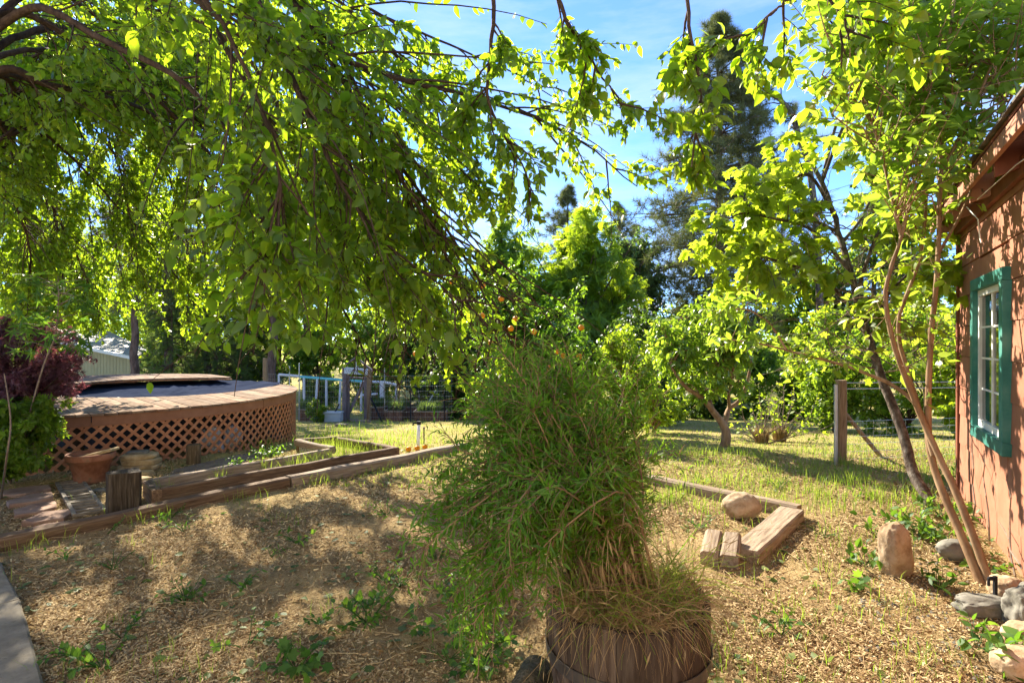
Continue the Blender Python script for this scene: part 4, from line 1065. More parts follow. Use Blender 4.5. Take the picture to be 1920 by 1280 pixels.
# ------------------------------------------------------------------ half barrel
BP = Vector((.495, 2.42, float(gz(.495, 2.42))))
barrel = thing('barrel_planter', 'old oak half barrel planter with rusty hoops', 'planter', BP)
BH, NS = .525, 20
prof = [(.272, 0), (.306, .10), (.330, .22), (.343, .36), (.345, .44), (.343, BH)]
for k in range(NS):
    a0, a1 = 2 * math.pi * (k + .012) / NS, 2 * math.pi * (k + .988) / NS
    vs = []; top_j = random.uniform(-.010, .008); dr = random.uniform(-.004, .004)
    for (r_, z_) in prof:
        zz = z_ + (top_j if z_ == BH else 0)
        for f in range(4):
            a = a0 + (a1 - a0) * f / 3; rr = r_ + dr - (.004 if f in (0, 3) else 0); vs.append(BP + Vector((rr * math.cos(a), rr * math.sin(a), zz)))
        for f in range(3, -1, -1):
            a = a0 + (a1 - a0) * f / 3; vs.append(BP + Vector(((r_ - .026) * math.cos(a), (r_ - .026) * math.sin(a), zz)))
    n = len(prof); fs = [(i * 8 + j, i * 8 + (j + 1) % 8, (i + 1) * 8 + (j + 1) % 8, (i + 1) * 8 + j) for i in range(n - 1) for j in range(8)]
    fs += [tuple(range(7, -1, -1)), tuple((n - 1) * 8 + j for j in range(8))]
    MB().add(vs, fs).build('stave', M['barrel'], barrel)
for (z0, z1, r0, r1) in ((.285, .335, .3425, .3470), (.07, .11, .3015, .3135)):
    MB().lathe(BP, [(r0, z0), (r0 + .004, z0), (r1 + .004, z1), (r1, z1), (r0, z0)], 64).build('hoop', M['hoop'], barrel, smooth=False)
MB().lathe(BP, [(0, .56), (.15, .55), (.26, .52), (.316, .495), (.316, .42)], 24).build('soil', M['ground'], barrel)
p = G(990, 1262)
lg = thing('fallen_log', 'cut log end lying on the ground against the barrel', 'log', p + Vector((-.05, .15, 0)))
c = Vector((.02, 2.30, .045)); m = MB(); m.tube([c + Vector((-.10, -.22, -.02)), c + Vector((-.04, -.05, 0)), c + Vector((.03, .12, .0)), c + Vector((.10, .34, 0))], [.080, .086, .084, .08], 18); m.build('log_body', M['stump'], lg, smooth=True)

# ================================================================== PLANTS
def PP(*w): return [P(*q) for q in w]
# ------------------------------------------------------------------ the weeping mulberry over the yard
HEAD = Vector((-4.75, 4.6, 3.5))
mul = thing('mulberry_tree', 'big weeping mulberry whose drooping leafy branches roof the yard', 'tree', (-5.0, 4.5, float(gz(-5.0, 4.5)) - .05))
tw = resample([(-5.0, 4.5, -.05), (-4.98, 4.5, .6), (-4.9, 4.55, 1.6), (-4.85, 4.6, 2.6), HEAD], 16)
Wood().add(tw[None], .24, .17, 12).build('trunk', M['bark_dark'], mul)
LIMBS = [  # (points, start radius)
    (PP((0, 25, 4.6), (150, 85, 5.0), (330, 215, 5.8), (480, 390, 6.8), (560, 540, 7.6)), .055),
    (PP((0, 135, 4.7), (90, 165, 5.0), (200, 192, 5.6), (330, 260, 6.6), (430, 430, 8.0), (470, 560, 8.6)), .06),
    (PP((60, 10, 4.4), (180, 70, 4.3), (330, 150, 4.2), (450, 290, 4.2), (560, 440, 4.2), (640, 580, 4.3), (700, 700, 4.4)), .055),
    ([Vector((-3.6, 4.3, 4.6))] + PP((330, -20, 4.1), (395, 60, 4.0), (470, 190, 3.9), (560, 330, 3.9), (650, 480, 3.95), (770, 640, 4.0)), .05),
    ([Vector((-3.4, 4.1, 4.9)), Vector((-2.4, 3.6, 4.3))] + PP((430, 45, 3.5), (600, 92, 3.6), (760, 142, 3.8), (880, 170, 4.0), (1000, 205, 4.2), (1100, 250, 4.3), (1200, 335, 4.4)), .05),
    ([Vector((-3.4, 4.2, 5.0)), Vector((-1.6, 3.7, 4.6)), Vector((-.4, 3.5, 4.2))] + PP((915, -20, 3.6), (915, 110, 3.6), (918, 215, 3.65), (965, 300, 3.7), (1000, 370, 3.75)), .04),
    ([Vector((-3.4, 4.0, 5.1)), Vector((-1.2, 3.4, 4.9)), Vector((-.1, 3.2, 4.2))] + PP((1030, -10, 3.3), (1070, 60, 3.35), (1110, 125, 3.4), (1160, 200, 3.5)), .04),
    ([Vector((-3.3, 3.8, 5.2)), Vector((-.8, 3.0, 5.1)), Vector((.6, 2.9, 4.4))] + PP((1275, -70, 3.0), (1290, 70, 2.95), (1308, 190, 2.95), (1292, 320, 2.95)), .035),
    ([Vector((-3.3, 3.8, 5.2)), Vector((-.6, 2.8, 5.2)), Vector((1.2, 2.6, 4.2))] + PP((1500, -80, 2.75), (1560, 5, 2.7), (1590, 70, 2.7)), .035),
    ([Vector((1.0, 2.65, 4.0))] + PP((1500, -40, 2.8), (1470, 40, 2.8), (1410, 85, 2.85)), .012),
    ([Vector((-3.6, 4.2, 4.7)), Vector((-2.0, 3.4, 4.2))] + PP((480, -30, 3.3), (560, 150, 3.2), (640, 320, 3.2), (740, 460, 3.3), (900, 585, 3.4)), .04),
    ([Vector((-3.6, 4.1, 4.6)), Vector((-2.2, 3.2, 3.9))] + PP((430, 20, 3.0), (520, 190, 2.9), (570, 350, 2.8), (545, 460, 2.7)), .035),
    ([Vector((-3.6, 4.2, 4.7)), Vector((-2.0, 3.7, 4.4))] + PP((560, 10, 3.6), (660, 180, 3.6), (760, 320, 3.7), (850, 450, 3.8), (930, 580, 3.8), (960, 650, 3.9)), .04),
    ([Vector((-3.8, 4.4, 4.6))] + PP((420, 60, 4.6), (540, 220, 4.7), (640, 380, 4.8), (720, 540, 5.0), (770, 680, 5.1)), .04),
    ([Vector((-3.7, 4.2, 4.8)), Vector((-2.2, 3.9, 4.5))] + PP((600, 40, 4.2), (720, 170, 4.3), (820, 260, 4.4), (900, 330, 4.5)), .035),
    ([Vector((-5.2, 5.6, 3.9))] + PP((20, 250, 6.8), (90, 360, 7.8), (150, 480, 8.6), (190, 575, 9.0)), .05),
    ([Vector((-5.0, 5.6, 4.2))] + PP((50, 215, 6.6), (180, 340, 7.8), (300, 470, 8.8), (370, 570, 9.2)), .05),
    ([Vector((-5.6, 5.4, 3.5))] + PP((10, 340, 6.8), (60, 460, 7.6), (60, 580, 8.0)), .045),
    ([Vector((-4.4, 5.4, 4.6))] + PP((200, 90, 6.0), (330, 190, 7.0), (450, 330, 8.0), (560, 470, 8.8), (640, 620, 9.2)), .05),
    ([Vector((-4.2, 5.2, 4.9))] + PP((180, 30, 5.8), (380, 110, 6.8), (580, 240, 7.4), (700, 400, 7.8), (780, 560, 8.0)), .05),
    ([Vector((-4.3, 5.0, 5.0))] + PP((250, 0, 5.5), (440, 80, 6.0), (620, 200, 6.4), (740, 330, 6.6), (830, 470, 6.8)), .045),
    ([Vector((-4.8, 5.8, 4.6))] + PP((60, 130, 7.0), (170, 230, 8.2), (290, 380, 9.2), (420, 520, 9.8)), .045),
    ([Vector((-5.0, 5.9, 4.3))] + PP((0, 200, 7.4), (40, 300, 8.4), (110, 420, 9.4), (130, 560, 9.9)), .045),
    ([Vector((-3.8, 4.6, 5.6)), Vector((-2.6, 5.0, 5.8))] + PP((420, -60, 5.4), (560, 40, 5.6), (700, 120, 5.8), (820, 200, 5.9), (880, 300, 6.0)), .04),
    ([Vector((-3.9, 4.8, 5.5)), Vector((-3.2, 5.6, 5.8))] + PP((230, -40, 6.4), (340, 60, 7.2), (450, 180, 7.8), (560, 330, 8.2)), .04),
    ([Vector((-3.6, 4.4, 5.4))] + PP((560, -80, 4.6), (700, 20, 4.7), (820, 70, 4.8), (930, 120, 4.9), (1040, 180, 4.9)), .035),
]
for w_ in (((600, 60, 3.5), (700, 230, 3.5), (780, 370, 3.6), (850, 500, 3.7), (900, 620, 3.8)), ((500, 30, 3.9), (600, 220, 3.9), (690, 390, 4.0), (770, 540, 4.1), (820, 660, 4.2)),
           ((520, 120, 4.4), (640, 290, 4.5), (740, 430, 4.6), (840, 560, 4.7)), ((620, 0, 4.4), (760, 130, 4.5), (850, 250, 4.6), (910, 380, 4.6))):
    LIMBS.append(([Vector((-3.6, 4.2, 4.7)), Vector((-2.3, 3.9, 4.5))] + PP(*w_), .034))
HEAD2 = Vector((-6.1, 6.1, 3.9)); NL0 = len(LIMBS); LIMBS.append(([HEAD2 - Vector((-.6, .7, .1)), HEAD2], .09))
for j in range(26):                                 # the far side of the crown, arching over and down
    e = P(-80 + 32 * j + rng.normal() * 20, 470 + 110 * rng.random(), 8.0 + 2.6 * rng.random()); m1 = HEAD2 * .55 + e * .45; m1.z = 5.0 + 1.1 * rng.random()
    m2 = HEAD2 * .18 + e * .82; m2.z = .45 * m1.z + .55 * e.z + .5
    LIMBS.append(([HEAD2 + Vector((.25 * rng.normal(), .3 * rng.normal(), .25 * rng.normal())), m1, m2, e], .026))
lw = Wood(); ls, lr = [], []
for i, (pts, r_) in enumerate(LIMBS):
    p0 = Vector(pts[0])
    if i != 9 and i <= NL0: pts = [HEAD - Vector((0, 0, .12)), HEAD * .55 + p0 * .45 + Vector((0, 0, .18))] + pts if (p0 - HEAD).length > 1.2 else [HEAD - Vector((0, 0, .12))] + pts
    q = resample(pts, 40); q += np.cumsum(rng.normal(size=q.shape) * .006, 0)
    ls.append(q); lr.append(r_)
limbs = np.array(ls); lr = np.array(lr) * .72
for i in range(len(limbs)): Wood().add(limbs[i:i + 1], lr[i], .004, 7).build('limb', M['bark_dark'], mul)
limblen = np.linalg.norm(np.diff(limbs, axis=1), axis=2).sum(1)
KD = {4: (13, .42), 5: (11, .58), 6: (9, .62), 7: (6, .66), 8: (4, .78), 9: (4, .5), 3: (32, .26), 10: (42, .36), 11: (34, .45), 12: (46, .36), 13: (40, .3), 14: (20, .4), 23: (22, .4), 24: (30, .4), 25: (12, .45), 26: (38, .36), 27: (38, .34), 28: (38, .34), 29: (26, .36)}
far_l = [i for i in range(len(limbs)) if limbs[i, -1, 1] > 7.0]
sp = []
for i in range(len(limbs)):
    k, t0 = (1, .9) if i == NL0 else KD.get(i, (60, .24) if i in far_l else (26, .26)); sp.append((*sample(limbs[i:i + 1], k, t0, 1.)[:3], np.full(k, .55 if i in (5, 6, 7, 8, 9) else 1.)))
p, tn, t1 = (np.concatenate([q[j] for q in sp]) for j in range(3)); lm_ = np.concatenate([q[3] for q in sp])
thin = (p[:, 1] < 5.6) & (p[:, 0] / p[:, 1] < -.46) & (rng.random(len(p)) < .6); p, tn, t1, lm_ = p[~thin], tn[~thin], t1[~thin], lm_[~thin]
sd = unit(tn * 1.0 + .85 * unit(np.cross(tn, rand_unit(len(p)))) + np.array([0, 0, -.12]))
sec = spawn(p, sd, lm_ * (.30 + .65 * rng.random(len(p))) * np.clip(1.25 - .5 * t1, .4, 1.2), 6, .13, .10)
lw.add(sec, .0075, .002, 4)
# long whippy shoots
p_, tn_, t_, _ = sample(limbs[[i for i in range(len(limbs)) if i not in (5, 6, 7, 8, 9, 25, NL0)]], 7, .25, .85)
whip = spawn(p_, unit(tn_ + .35 * rng.normal(size=p_.shape)), .8 + 1.0 * rng.random(len(p_)), 8, .06, .05)
lw.add(whip, .009, .002, 4)
p2, tn2, _, ix2 = sample(sec, 5, .2, 1.)
ter = spawn(p2, unit(tn2 + .9 * unit(np.cross(tn2, rand_unit(len(p2))))), .10 + .22 * rng.random(len(p2)), 4, .15, .12)
lw.add(ter, .0028, .0012, 3)
lv = Leaves()
def mul_leaves(polys, K, t0=.15):
    p, tn, _, ix = sample(polys, K, t0, 1.)
    d, n = hang(tn, p, .45, .85)
    # leaves on the lower side shoots grow larger towards us
    lv.add(p, d, n, (.034 + .064 * rng.random(len(p)) ** 1.5), .35 * rng.random(len(polys))[ix] + .65 * rng.random(len(p)))
mul_leaves(ter, 11); mul_leaves(sec, 12, .3); mul_leaves(whip, 14, .3)
def keep_mul(p):
    px = CX + F * p[:, 0] / p[:, 1]; py = CY - F * (p[:, 2] - EYE) / p[:, 1]
    far = np.linalg.norm(p - np.array([0, 0, EYE]), axis=1) > 1.7
    window = ~((p[:, 0] > .05) & (p[:, 2] < 2.45) & (p[:, 1] < 6))      # the open side towards the lawn
    # leaves cut out along the sun's rays: shapes straw flecks, keeps the right side sunlit
    k = p[:, 2] / sdir.z; gx_, gy_ = p[:, 0] - k * sdir.x, p[:, 1] - k * sdir.y
    gap = np.sin(gx_ * 4.1 + 1.3 * np.sin(gy_ * 2.9)) + np.sin(gy_ * 4.6 + 1.1 * np.sin(gx_ * 3.7 + 2)) + .8 * np.sin(gx_ * 8.3 + gy_ * 7.1)
    fleck_mask = gap < .45 - .5 * rng.random(len(p)) + np.where((gy_ > 8.5) | (gy_ < 1.5) | (gx_ < -5) | (gx_ > 1), 5., 0)
    sun_cut = (gx_ > .75 + .12 * gy_) & (gy_ > .8) & (gy_ < 9) & (rng.random(len(p)) < .93)
    skirt = p[:, 2] > np.where(p[:, 0] < -.75, 1.58 - .25 * (rng.random(len(p)) < .12), 1.25)
    return far & window & skirt & fleck_mask & ~sun_cut
lw.build('twigs', M['bark_dark'], mul, kind='stuff')
lv.build('foliage', 'ovate', M['mulberry'], mul, split=300, keep=keep_mul, kind='stuff')

# ------------------------------------------------------------------ bush in the barrel
bush = thing('barrel_bush', 'feathery narrow-leaved bush overflowing the half barrel', 'bush', BP + Vector((0, 0, .46)))
B0 = np.array(BP + Vector((0, 0, .52)))
ends = [((980, 640), 2.6, 9), ((930, 690), 2.6, 6), ((1060, 640), 2.6, 7), ((1120, 690), 2.6, 5), ((1230, 770), 2.5, 3), ((880, 800), 2.4, 6), ((860, 900), 2.4, 5), ((1180, 800), 2.7, 6), ((1020, 760), 2.9, 7), ((1100, 820), 2.7, 5), ((860, 1010), 2.2, 5), ((900, 1080), 2.1, 4), ((1190, 900), 2.5, 3), ((960, 860), 2.2, 6), ((1000, 980), 2.1, 5), ((1030, 700), 2.3, 5), ((1090, 1010), 2.05, 2), ((950, 760), 2.45, 6), ((1060, 880), 2.1, 4), ((1150, 900), 2.3, 5), ((880, 740), 2.7, 4), ((830, 960), 2.3, 4), ((850, 1060), 2.15, 5), ((890, 1130), 2.05, 4), ((1000, 1060), 2.05, 4), ((1010, 620), 2.7, 5)]
stems = []
for (px, py), d, k in ends:
    py = py + (75 if py < 720 else 45 if py < 800 else 0); px = 1035 + (px - 1035) * (.84 if py < 900 else .95)
    for j in range(k):
        e = np.array(P(px + rng.normal() * 38, py + rng.normal() * 32, d + rng.normal() * .13)); s = B0 + np.array([rng.normal() * .075 - .06, rng.normal() * .07, 0])
        mid = .5 * (s + e) + np.array([rng.normal() * .05, rng.normal() * .05, .08 + (.28 if py > 880 else .0)])
        stems.append(resample([s, s * .6 + mid * .4 + np.array([0, 0, .06]), mid, e * .7 + mid * .3 + np.array([0, 0, .03]), e], 14))
stems = np.array(stems)
bw = Wood().add(stems, .007, .0015, 5)
p, tn, t_, ix = sample(stems, 20, .14, 1.)
tws = spawn(p, unit(tn + .75 * unit(np.cross(tn, rand_unit(len(p)))) + np.array([0, 0, -.05])), .09 + .17 * rng.random(len(p)), 5, .10, .1)
bw.add(tws, .002, .0008, 3); bw.build('stems', M['bark_tan'], bush, kind='stuff')
bl = Leaves()
p, tn, _, ix = sample(tws, 9, .05, 1.); d, n = hang(tn, p, -.05, .7)
bl.add(p, d, n, .030 + .028 * rng.random(len(p)), .5 * rng.random(len(stems)).repeat(20)[ix] + .5 * rng.random(len(p)))
p, tn, _, ix = sample(stems, 40, .3, 1.); d, n = hang(tn, p, .1, .8)
bl.add(p, d, n, .045 + .035 * rng.random(len(p)), rng.random(len(p)))
bl.build('foliage', 'narrow', M['willowy'], bush, kind='stuff')

def strands(root, h, spread, droop, npt=7):
    N = len(root); a = rng.random(N) * 6.283
    d = np.stack([np.cos(a) * spread, np.sin(a) * spread, np.ones(N)], -1)
    d += np.array([.5, .2, 0]) * rng.normal(size=(N, 1)) + .35 * rng.normal(size=(N, 3))
    return spawn(root, d, h * (.55 + .7 * rng.random(N)), npt, droop * (.4 + 1.1 * rng.random(N)[:, None]) if False else droop, .20)
def ribbon(polys, wdt):
    B_, n, _ = polys.shape; s = unit(np.cross(polys[:, -1] - polys[:, 0], rand_unit(B_)))[:, None] * (np.asarray(wdt)[:, None, None] / 2) * np.linspace(1, .15, n)[None, :, None]
    V = np.stack([polys - s, polys + s], 2).reshape(-1, 3); i = np.arange(n - 1) * 2
    q = np.stack([i, i + 1, i + 3, i + 2], -1); Fq = (q[None] + (np.arange(B_) * 2 * n)[:, None, None]).reshape(-1, 4)
    return V, Fq, n * 2
def grass_tuft(name, mat, polys, wdt, label, cat, kind=None, seedheads=0, parent=None):
    V, Fq, k = ribbon(polys, wdt); var = np.repeat(rng.random(len(polys)), k); Fl = [Fq]
    if seedheads:
        p = polys[:seedheads, -1]; d = unit(polys[:seedheads, -1] - polys[:seedheads, -2]); 
        V2, F2, v2 = leaf_arrays(p - d * .02, d, rand_unit(seedheads), .04 + .025 * rng.random(seedheads), 'spike', .3 + .5 * rng.random(seedheads))
        Fl += [f + len(V) for f in F2]; V = np.vstack([V, V2]); var = np.concatenate([var, v2])
    o0 = np.array(origin(parent)) if parent else 0
    return put(name, mesh_from(name, V - o0, Fl, False, var), M[mat], parent, label=label, cat=cat, kind=kind)
def ring(n, rr): a = rng.random(n) * 6.283; r_ = rr * np.sqrt(rng.random(n)); return np.stack([B0[0] + r_ * np.cos(a), B0[1] + r_ * np.sin(a), np.full(n, B0[2])], -1)
n = 2000; po = strands(ring(n, .330), .10 + .26 * rng.random(n), 1.2, .42, 8); grass_tuft('dry_grass_tuft', 'drygrass', po, .0022 + .0025 * rng.random(n), 'dead straw-coloured grass spilling over the barrel rim', 'dry grass', 'stuff', 60)
n = 200; po = strands(ring(n, .31), .30 + .40 * rng.random(n), .8, .16, 9); grass_tuft('dry_grass_tuft', 'drygrass', po, .0025 + .003 * rng.random(n), 'tall bleached grass stalks tangled through the barrel bush', 'dry grass', 'stuff', 120)
n = 420; po = strands(ring(n, .30), .20 + .45 * rng.random(n), .8, .17, 9); grass_tuft('green_grass_tuft', 'grass', po, .003 + .004 * rng.random(n), 'long green grass arching out of the barrel', 'grass', 'stuff', 120)
n = 70; rt = np.array(P(1135, 970, 2.25)) + rng.normal(size=(n, 3)) * np.array([.09, .06, .04]); po = spawn(rt, np.tile(np.array([0, -.1, .5]), (n, 1)) + .5 * rng.normal(size=(n, 3)), .18 + .14 * rng.random(n), 7, .5, .1); grass_tuft('dry_grass_tuft', 'drygrass', po, .003 + .003 * rng.random(n), 'dangling tan seed heads caught in the barrel bush', 'dry grass', 'stuff', 60)

# ------------------------------------------------------------------ glossy multi-stemmed shrub by the shed
lau = thing('tall_shrub', 'tall glossy-leaved shrub on bare tan stems beside the shed', 'shrub', G(1846, 1098))
b0 = G(1846, 1098) - Vector((0, 0, .05)); b1 = G(1862, 1100) - Vector((0, 0, .05))
SPEC = [([b1] + PP((1802, 950, 3.85), (1752, 838, 4.05), (1712, 750, 4.15), (1672, 640, 4.2), (1662, 540, 4.25), (1690, 440, 4.3), (1712, 330, 4.35), (1725, 180, 4.4)), .026, .009),
        ([b0] + PP((1792, 985, 3.9), (1746, 870, 4.1), (1736, 770, 4.15), (1742, 640, 4.2), (1756, 480, 4.25), (1760, 330, 4.3), (1772, 150, 4.35), (1790, -30, 4.4)), .029, .010),
        ([P(1752, 855, 4.05)] + PP((1715, 755, 4.2), (1640, 705, 4.4), (1540, 672, 4.6), (1440, 645, 4.9), (1360, 632, 5.1)), .019, .006),
        ([P(1745, 830, 4.1)] + PP((1705, 700, 4.3), (1690, 600, 4.4), (1735, 470, 4.5), (1750, 300, 4.5), (1830, 120, 4.5), (1870, -40, 4.5)), .018, .007),
        ([P(1475, 655, 4.75)] + PP((1440, 610, 4.85), (1390, 585, 4.95), (1340, 590, 5.0)), .010, .004),
        ([P(1760, 330, 4.3)] + PP((1830, 200, 4.2), (1880, 80, 4.2), (1915, -40, 4.2)), .014, .006),
        ([P(1690, 440, 4.3)] + PP((1650, 300, 4.4), (1620, 200, 4.5), (1600, 110, 4.5)), .012, .005),
        ([P(1756, 480, 4.25)] + PP((1810, 380, 4.4), (1850, 280, 4.5), (1900, 180, 4.6)), .012, .005)]
lw2 = []; ll = Leaves(); twg = Wood()
for pts, r0, r1 in SPEC:
    q = resample(pts, 30); q += np.cumsum(rng.normal(size=q.shape) * .003, 0); lw2.append(q)
    w_ = Wood().add(q[None], r0, r1, 9); w_.build('stem', M['bark_tan'], lau)
# leafy shoots through the upper volume: upright leaders with arching leaves
n = 520
cx_ = rng.random(n); px = 1540 + 430 * cx_; py = -40 + rng.random(n) * 440; dd = 4.0 + 1.0 * rng.random(n)
lim = (py < 90 + 340 * np.clip((px - 1520) / 200, 0, 1)) & ((px < 1700) | (py < 300 - 1.3 * (px - 1757)))
px, py, dd = px[lim], py[lim], dd[lim]
stt = np.stack([(px - CX) / F * dd, dd, EYE - (py - CY) / F * dd], -1)
sh = spawn(stt - np.array([0, 0, .25]), np.array([0, 0, 1.]) + .55 * rng.normal(size=stt.shape), .30 + .40 * rng.random(len(stt)), 7, -.02, .08)
twg.add(sh, .005, .0018, 4)
allst = np.array(lw2); nearest = []
for s in stt - np.array([0, 0, .25]):
    dlt = np.linalg.norm(allst.reshape(-1, 3) - s, axis=1) + np.maximum(0, allst.reshape(-1, 3)[:, 2] - s[2] + .1) * 3
    nearest.append(allst.reshape(-1, 3)[dlt.argmin()])
nearest = np.array(nearest); tt = np.linspace(0, 1, 6)[None, :, None]; e_ = stt - np.array([0, 0, .25]); c_ = .5 * (nearest + e_) + np.array([0, 0, -.05])
twg.add((1 - tt) ** 2 * nearest[:, None] + 2 * tt * (1 - tt) * c_[:, None] + tt ** 2 * e_[:, None], .007, .004, 4)
p, tn, _, ix = sample(sh, 15, .05, 1.); d, nn_ = hang(tn, p, .05, .9)
ll.add(p, d, nn_, .085 + .06 * rng.random(len(p)), .4 * rng.random(len(sh))[ix] + .6 * rng.random(len(p)))
arch = np.array([lw2[2], lw2[4]]); p, tn, _, ix = sample(arch, 26, .5, 1.); tw2 = spawn(p, unit(tn * .4 + rng.normal(size=p.shape) * .6 + np.array([0, 0, .3])), .12 + .2 * rng.random(len(p)), 4, .05, .1); twg.add(tw2, .003, .001, 3)
p, tn, _, ix = sample(tw2, 6, .2, 1.); d, nn_ = hang(tn, p, .2, .8); ll.add(p, d, nn_, .07 + .04 * rng.random(len(p)), rng.random(len(p)))
up = np.array([lw2[0], lw2[1], lw2[3]]); p, tn, _, ix = sample(up, 22, .42, .8); tw2 = spawn(p, unit(tn * .5 + rng.normal(size=p.shape) * .7), .15 + .3 * rng.random(len(p)), 5, .06, .1); twg.add(tw2, .003, .001, 3)
p, tn, _, ix = sample(tw2, 4, .3, 1.); d, nn_ = hang(tn, p, .2, .8); ll.add(p, d, nn_, .06 + .05 * rng.random(len(p)), .4 + .6 * rng.random(len(p)))
twg.build('twigs', M['bark_tan'], lau, kind='stuff')
ll.build('foliage', 'oval', M['laurel'], lau, split=300, kind='stuff')

# ------------------------------------------------------------------ leaning lichened tree with lobed leaves
lt = thing('leaning_tree', 'slim leaning tree with dark lichened trunk and lobed bright leaves', 'tree', G(1748, 950))
tp = resample([G(1748, 952) - Vector((0, 0, .05))] + PP((1712, 880, 5.7), (1688, 800, 5.9), (1645, 680, 6.2), (1615, 590, 6.4), (1588, 490, 6.6), (1560, 390, 6.9), (1520, 300, 7.1)), 30)
tp[1:-1] += rng.normal(size=(28, 3)) * .008
Wood().add(tp[None], .055, .026, 11).build('trunk', M['bark_lichen'], lt)
br = [[tp[20]] + PP((1520, 430, 6.6), (1450, 410, 6.5), (1390, 400, 6.4), (1340, 430, 6.4)), [tp[24]] + PP((1520, 330, 6.6), (1480, 340, 6.6), (1440, 350, 6.5)),
      [tp[27]] + PP((1560, 260, 6.8), (1590, 150, 6.6), (1570, 60, 6.4), (1520, 0, 6.2)),
      [tp[27]] + PP((1580, 240, 6.6), (1640, 120, 6.5), (1700, 40, 6.5), (1780, 0, 6.5)), [tp[18]] + PP((1640, 450, 6.2), (1680, 380, 6.0), (1700, 300, 6.0)), [tp[16]] + PP((1540, 520, 6.3), (1460, 490, 6.2), (1400, 470, 6.2)),
      [tp[14]] + PP((1660, 560, 6.1), (1720, 500, 6.0), (1770, 470, 6.0)), [tp[22]] + PP((1620, 400, 6.8), (1660, 300, 7.0), (1690, 200, 7.0)), [tp[23]] + PP((1480, 400, 7.2), (1420, 440, 7.2), (1340, 470, 7.2))]
br = np.array([resample(b, 16) for b in br]); w_ = Wood().add(br, .022, .006, 6)
p, tn, _, ix = sample(br, 15, .25, 1.); sec = spawn(p, unit(tn * .5 + .8 * rng.normal(size=p.shape)), .25 + .45 * rng.random(len(p)), 5, .06, .12); w_.add(sec, .006, .002, 4)
p2, tn2, _, ix2 = sample(sec, 4, .3, 1.); ter = spawn(p2, unit(tn2 + .8 * rng.normal(size=p2.shape)), .1 + .2 * rng.random(len(p2)), 4, .1, .1); w_.add(ter, .003, .001, 3)
# bare twiggy growth lower down
p, tn, _, ix = sample(tp[None], 46, .40, .85); bare = spawn(p, unit(np.stack([rng.normal(size=len(p)), .4 * rng.normal(size=len(p)), .25 * rng.normal(size=len(p)) + .1], -1)), .5 + .9 * rng.random(len(p)), 8, .03, .22)
p2, tn2, _, _ = sample(bare, 6, .3, 1.); bare2 = spawn(p2, unit(tn2 + .7 * rng.normal(size=p2.shape)), .2 + .35 * rng.random(len(p2)), 5, .05, .2)
w_.build('branches', M['bark_lichen'], lt, kind='stuff'); Wood().add(bare, .009, .003, 4).add(bare2, .004, .0018, 3).build('bare_twigs', M['twig'], lt, kind='stuff')
ll = Leaves(); p, tn, _, ix = sample(ter, 6, .1, 1.); d, nn_ = hang(tn, p, .7, .7); ll.add(p, d, nn_, .09 + .07 * rng.random(len(p)), .4 * rng.random(len(ter))[ix] + .6 * rng.random(len(p)))
p, tn, _, ix = sample(bare2, 1, .5, 1.); d, nn_ = hang(tn, p, .7, .7); k = rng.random(len(p)) < .55; ll.add(p[k], d[k], nn_[k], .06 + .05 * rng.random(k.sum()), .5 + .5 * rng.random(k.sum()))
ll.build('foliage', 'lobed', M['grape'], lt, split=300, kind='stuff')

# ------------------------------------------------------------------ trees and bushes further back
def at(px, d): return PG(px, d)
def crown(px0, px1, py0, py1, d, dep=None):
    c = P((px0 + px1) / 2, (py0 + py1) / 2, d); rx = (px1 - px0) / 2 / F * d; rz = (py1 - py0) / 2 / F * d
    return (c.x, c.y, c.z, rx, dep or rx, rz)
# small fruit tree on the lawn, three-forked trunk
b = G(1358, 838)
ft = thing('fruit_tree', 'small spreading fruit tree with forked trunk on the lawn', 'tree', b)
fd = b.y
forks = [[b - Vector((0, 0, .05))] + PP((1362, 815, fd), (1355, 795, fd), (1340, 775, fd - .1), (1315, 745, fd - .2), (1285, 725, fd - .3), (1260, 690, fd - .3)),
         [P(1356, 800, fd)] + PP((1362, 780, fd + .1), (1368, 765, fd + .2), (1385, 752, fd + .2), (1400, 720, fd + .2), (1410, 670, fd + .2)),
         [P(1335, 768, fd - .1)] + PP((1328, 745, fd), (1325, 715, fd + .2), (1335, 660, fd + .3), (1345, 600, fd + .2)),
         [P(1368, 765, fd + .2)] + PP((1367, 740, fd - .2), (1375, 690, fd - .4), (1380, 640, fd - .4))]
for i, q in enumerate(forks): Wood().add(resample(q, 16)[None], (.085, .055, .045, .03)[i], (.02, .018, .015, .012)[i], 9).build('trunk' if i == 0 else 'fork', M['bark_tan'], ft)
fk = np.array([resample(q, 16) for q in forks]); w_ = Wood()
tg = np.array([np.array(crown(1215, 1432, 555, 760, fd)[:3])]) + rand_unit(60) * (rng.random((60, 1)) ** .4) * np.array([.95, .9, .82])
src = fk[:, 8:].reshape(-1, 3); ss = np.array([src[(np.linalg.norm(src - t, axis=1) + 2 * np.maximum(0, src[:, 2] - t[2])).argmin()] for t in tg])
tt = np.linspace(0, 1, 7)[None, :, None]; lb = ss[:, None] + (tg - ss)[:, None] * tt + np.array([0, 0, .12]) * (tt * (1 - tt) * 4); w_.add(lb, .012, .005, 5)
p, tn, _, ix = sample(lb, 9, .3, 1.); sec = spawn(p, unit(tn * .4 + .9 * rng.normal(size=p.shape)), .12 + .25 * rng.random(len(p)), 5, .06, .1); w_.add(sec, .004, .0015, 4); w_.build('branches', M['bark_tan'], ft, kind='stuff')
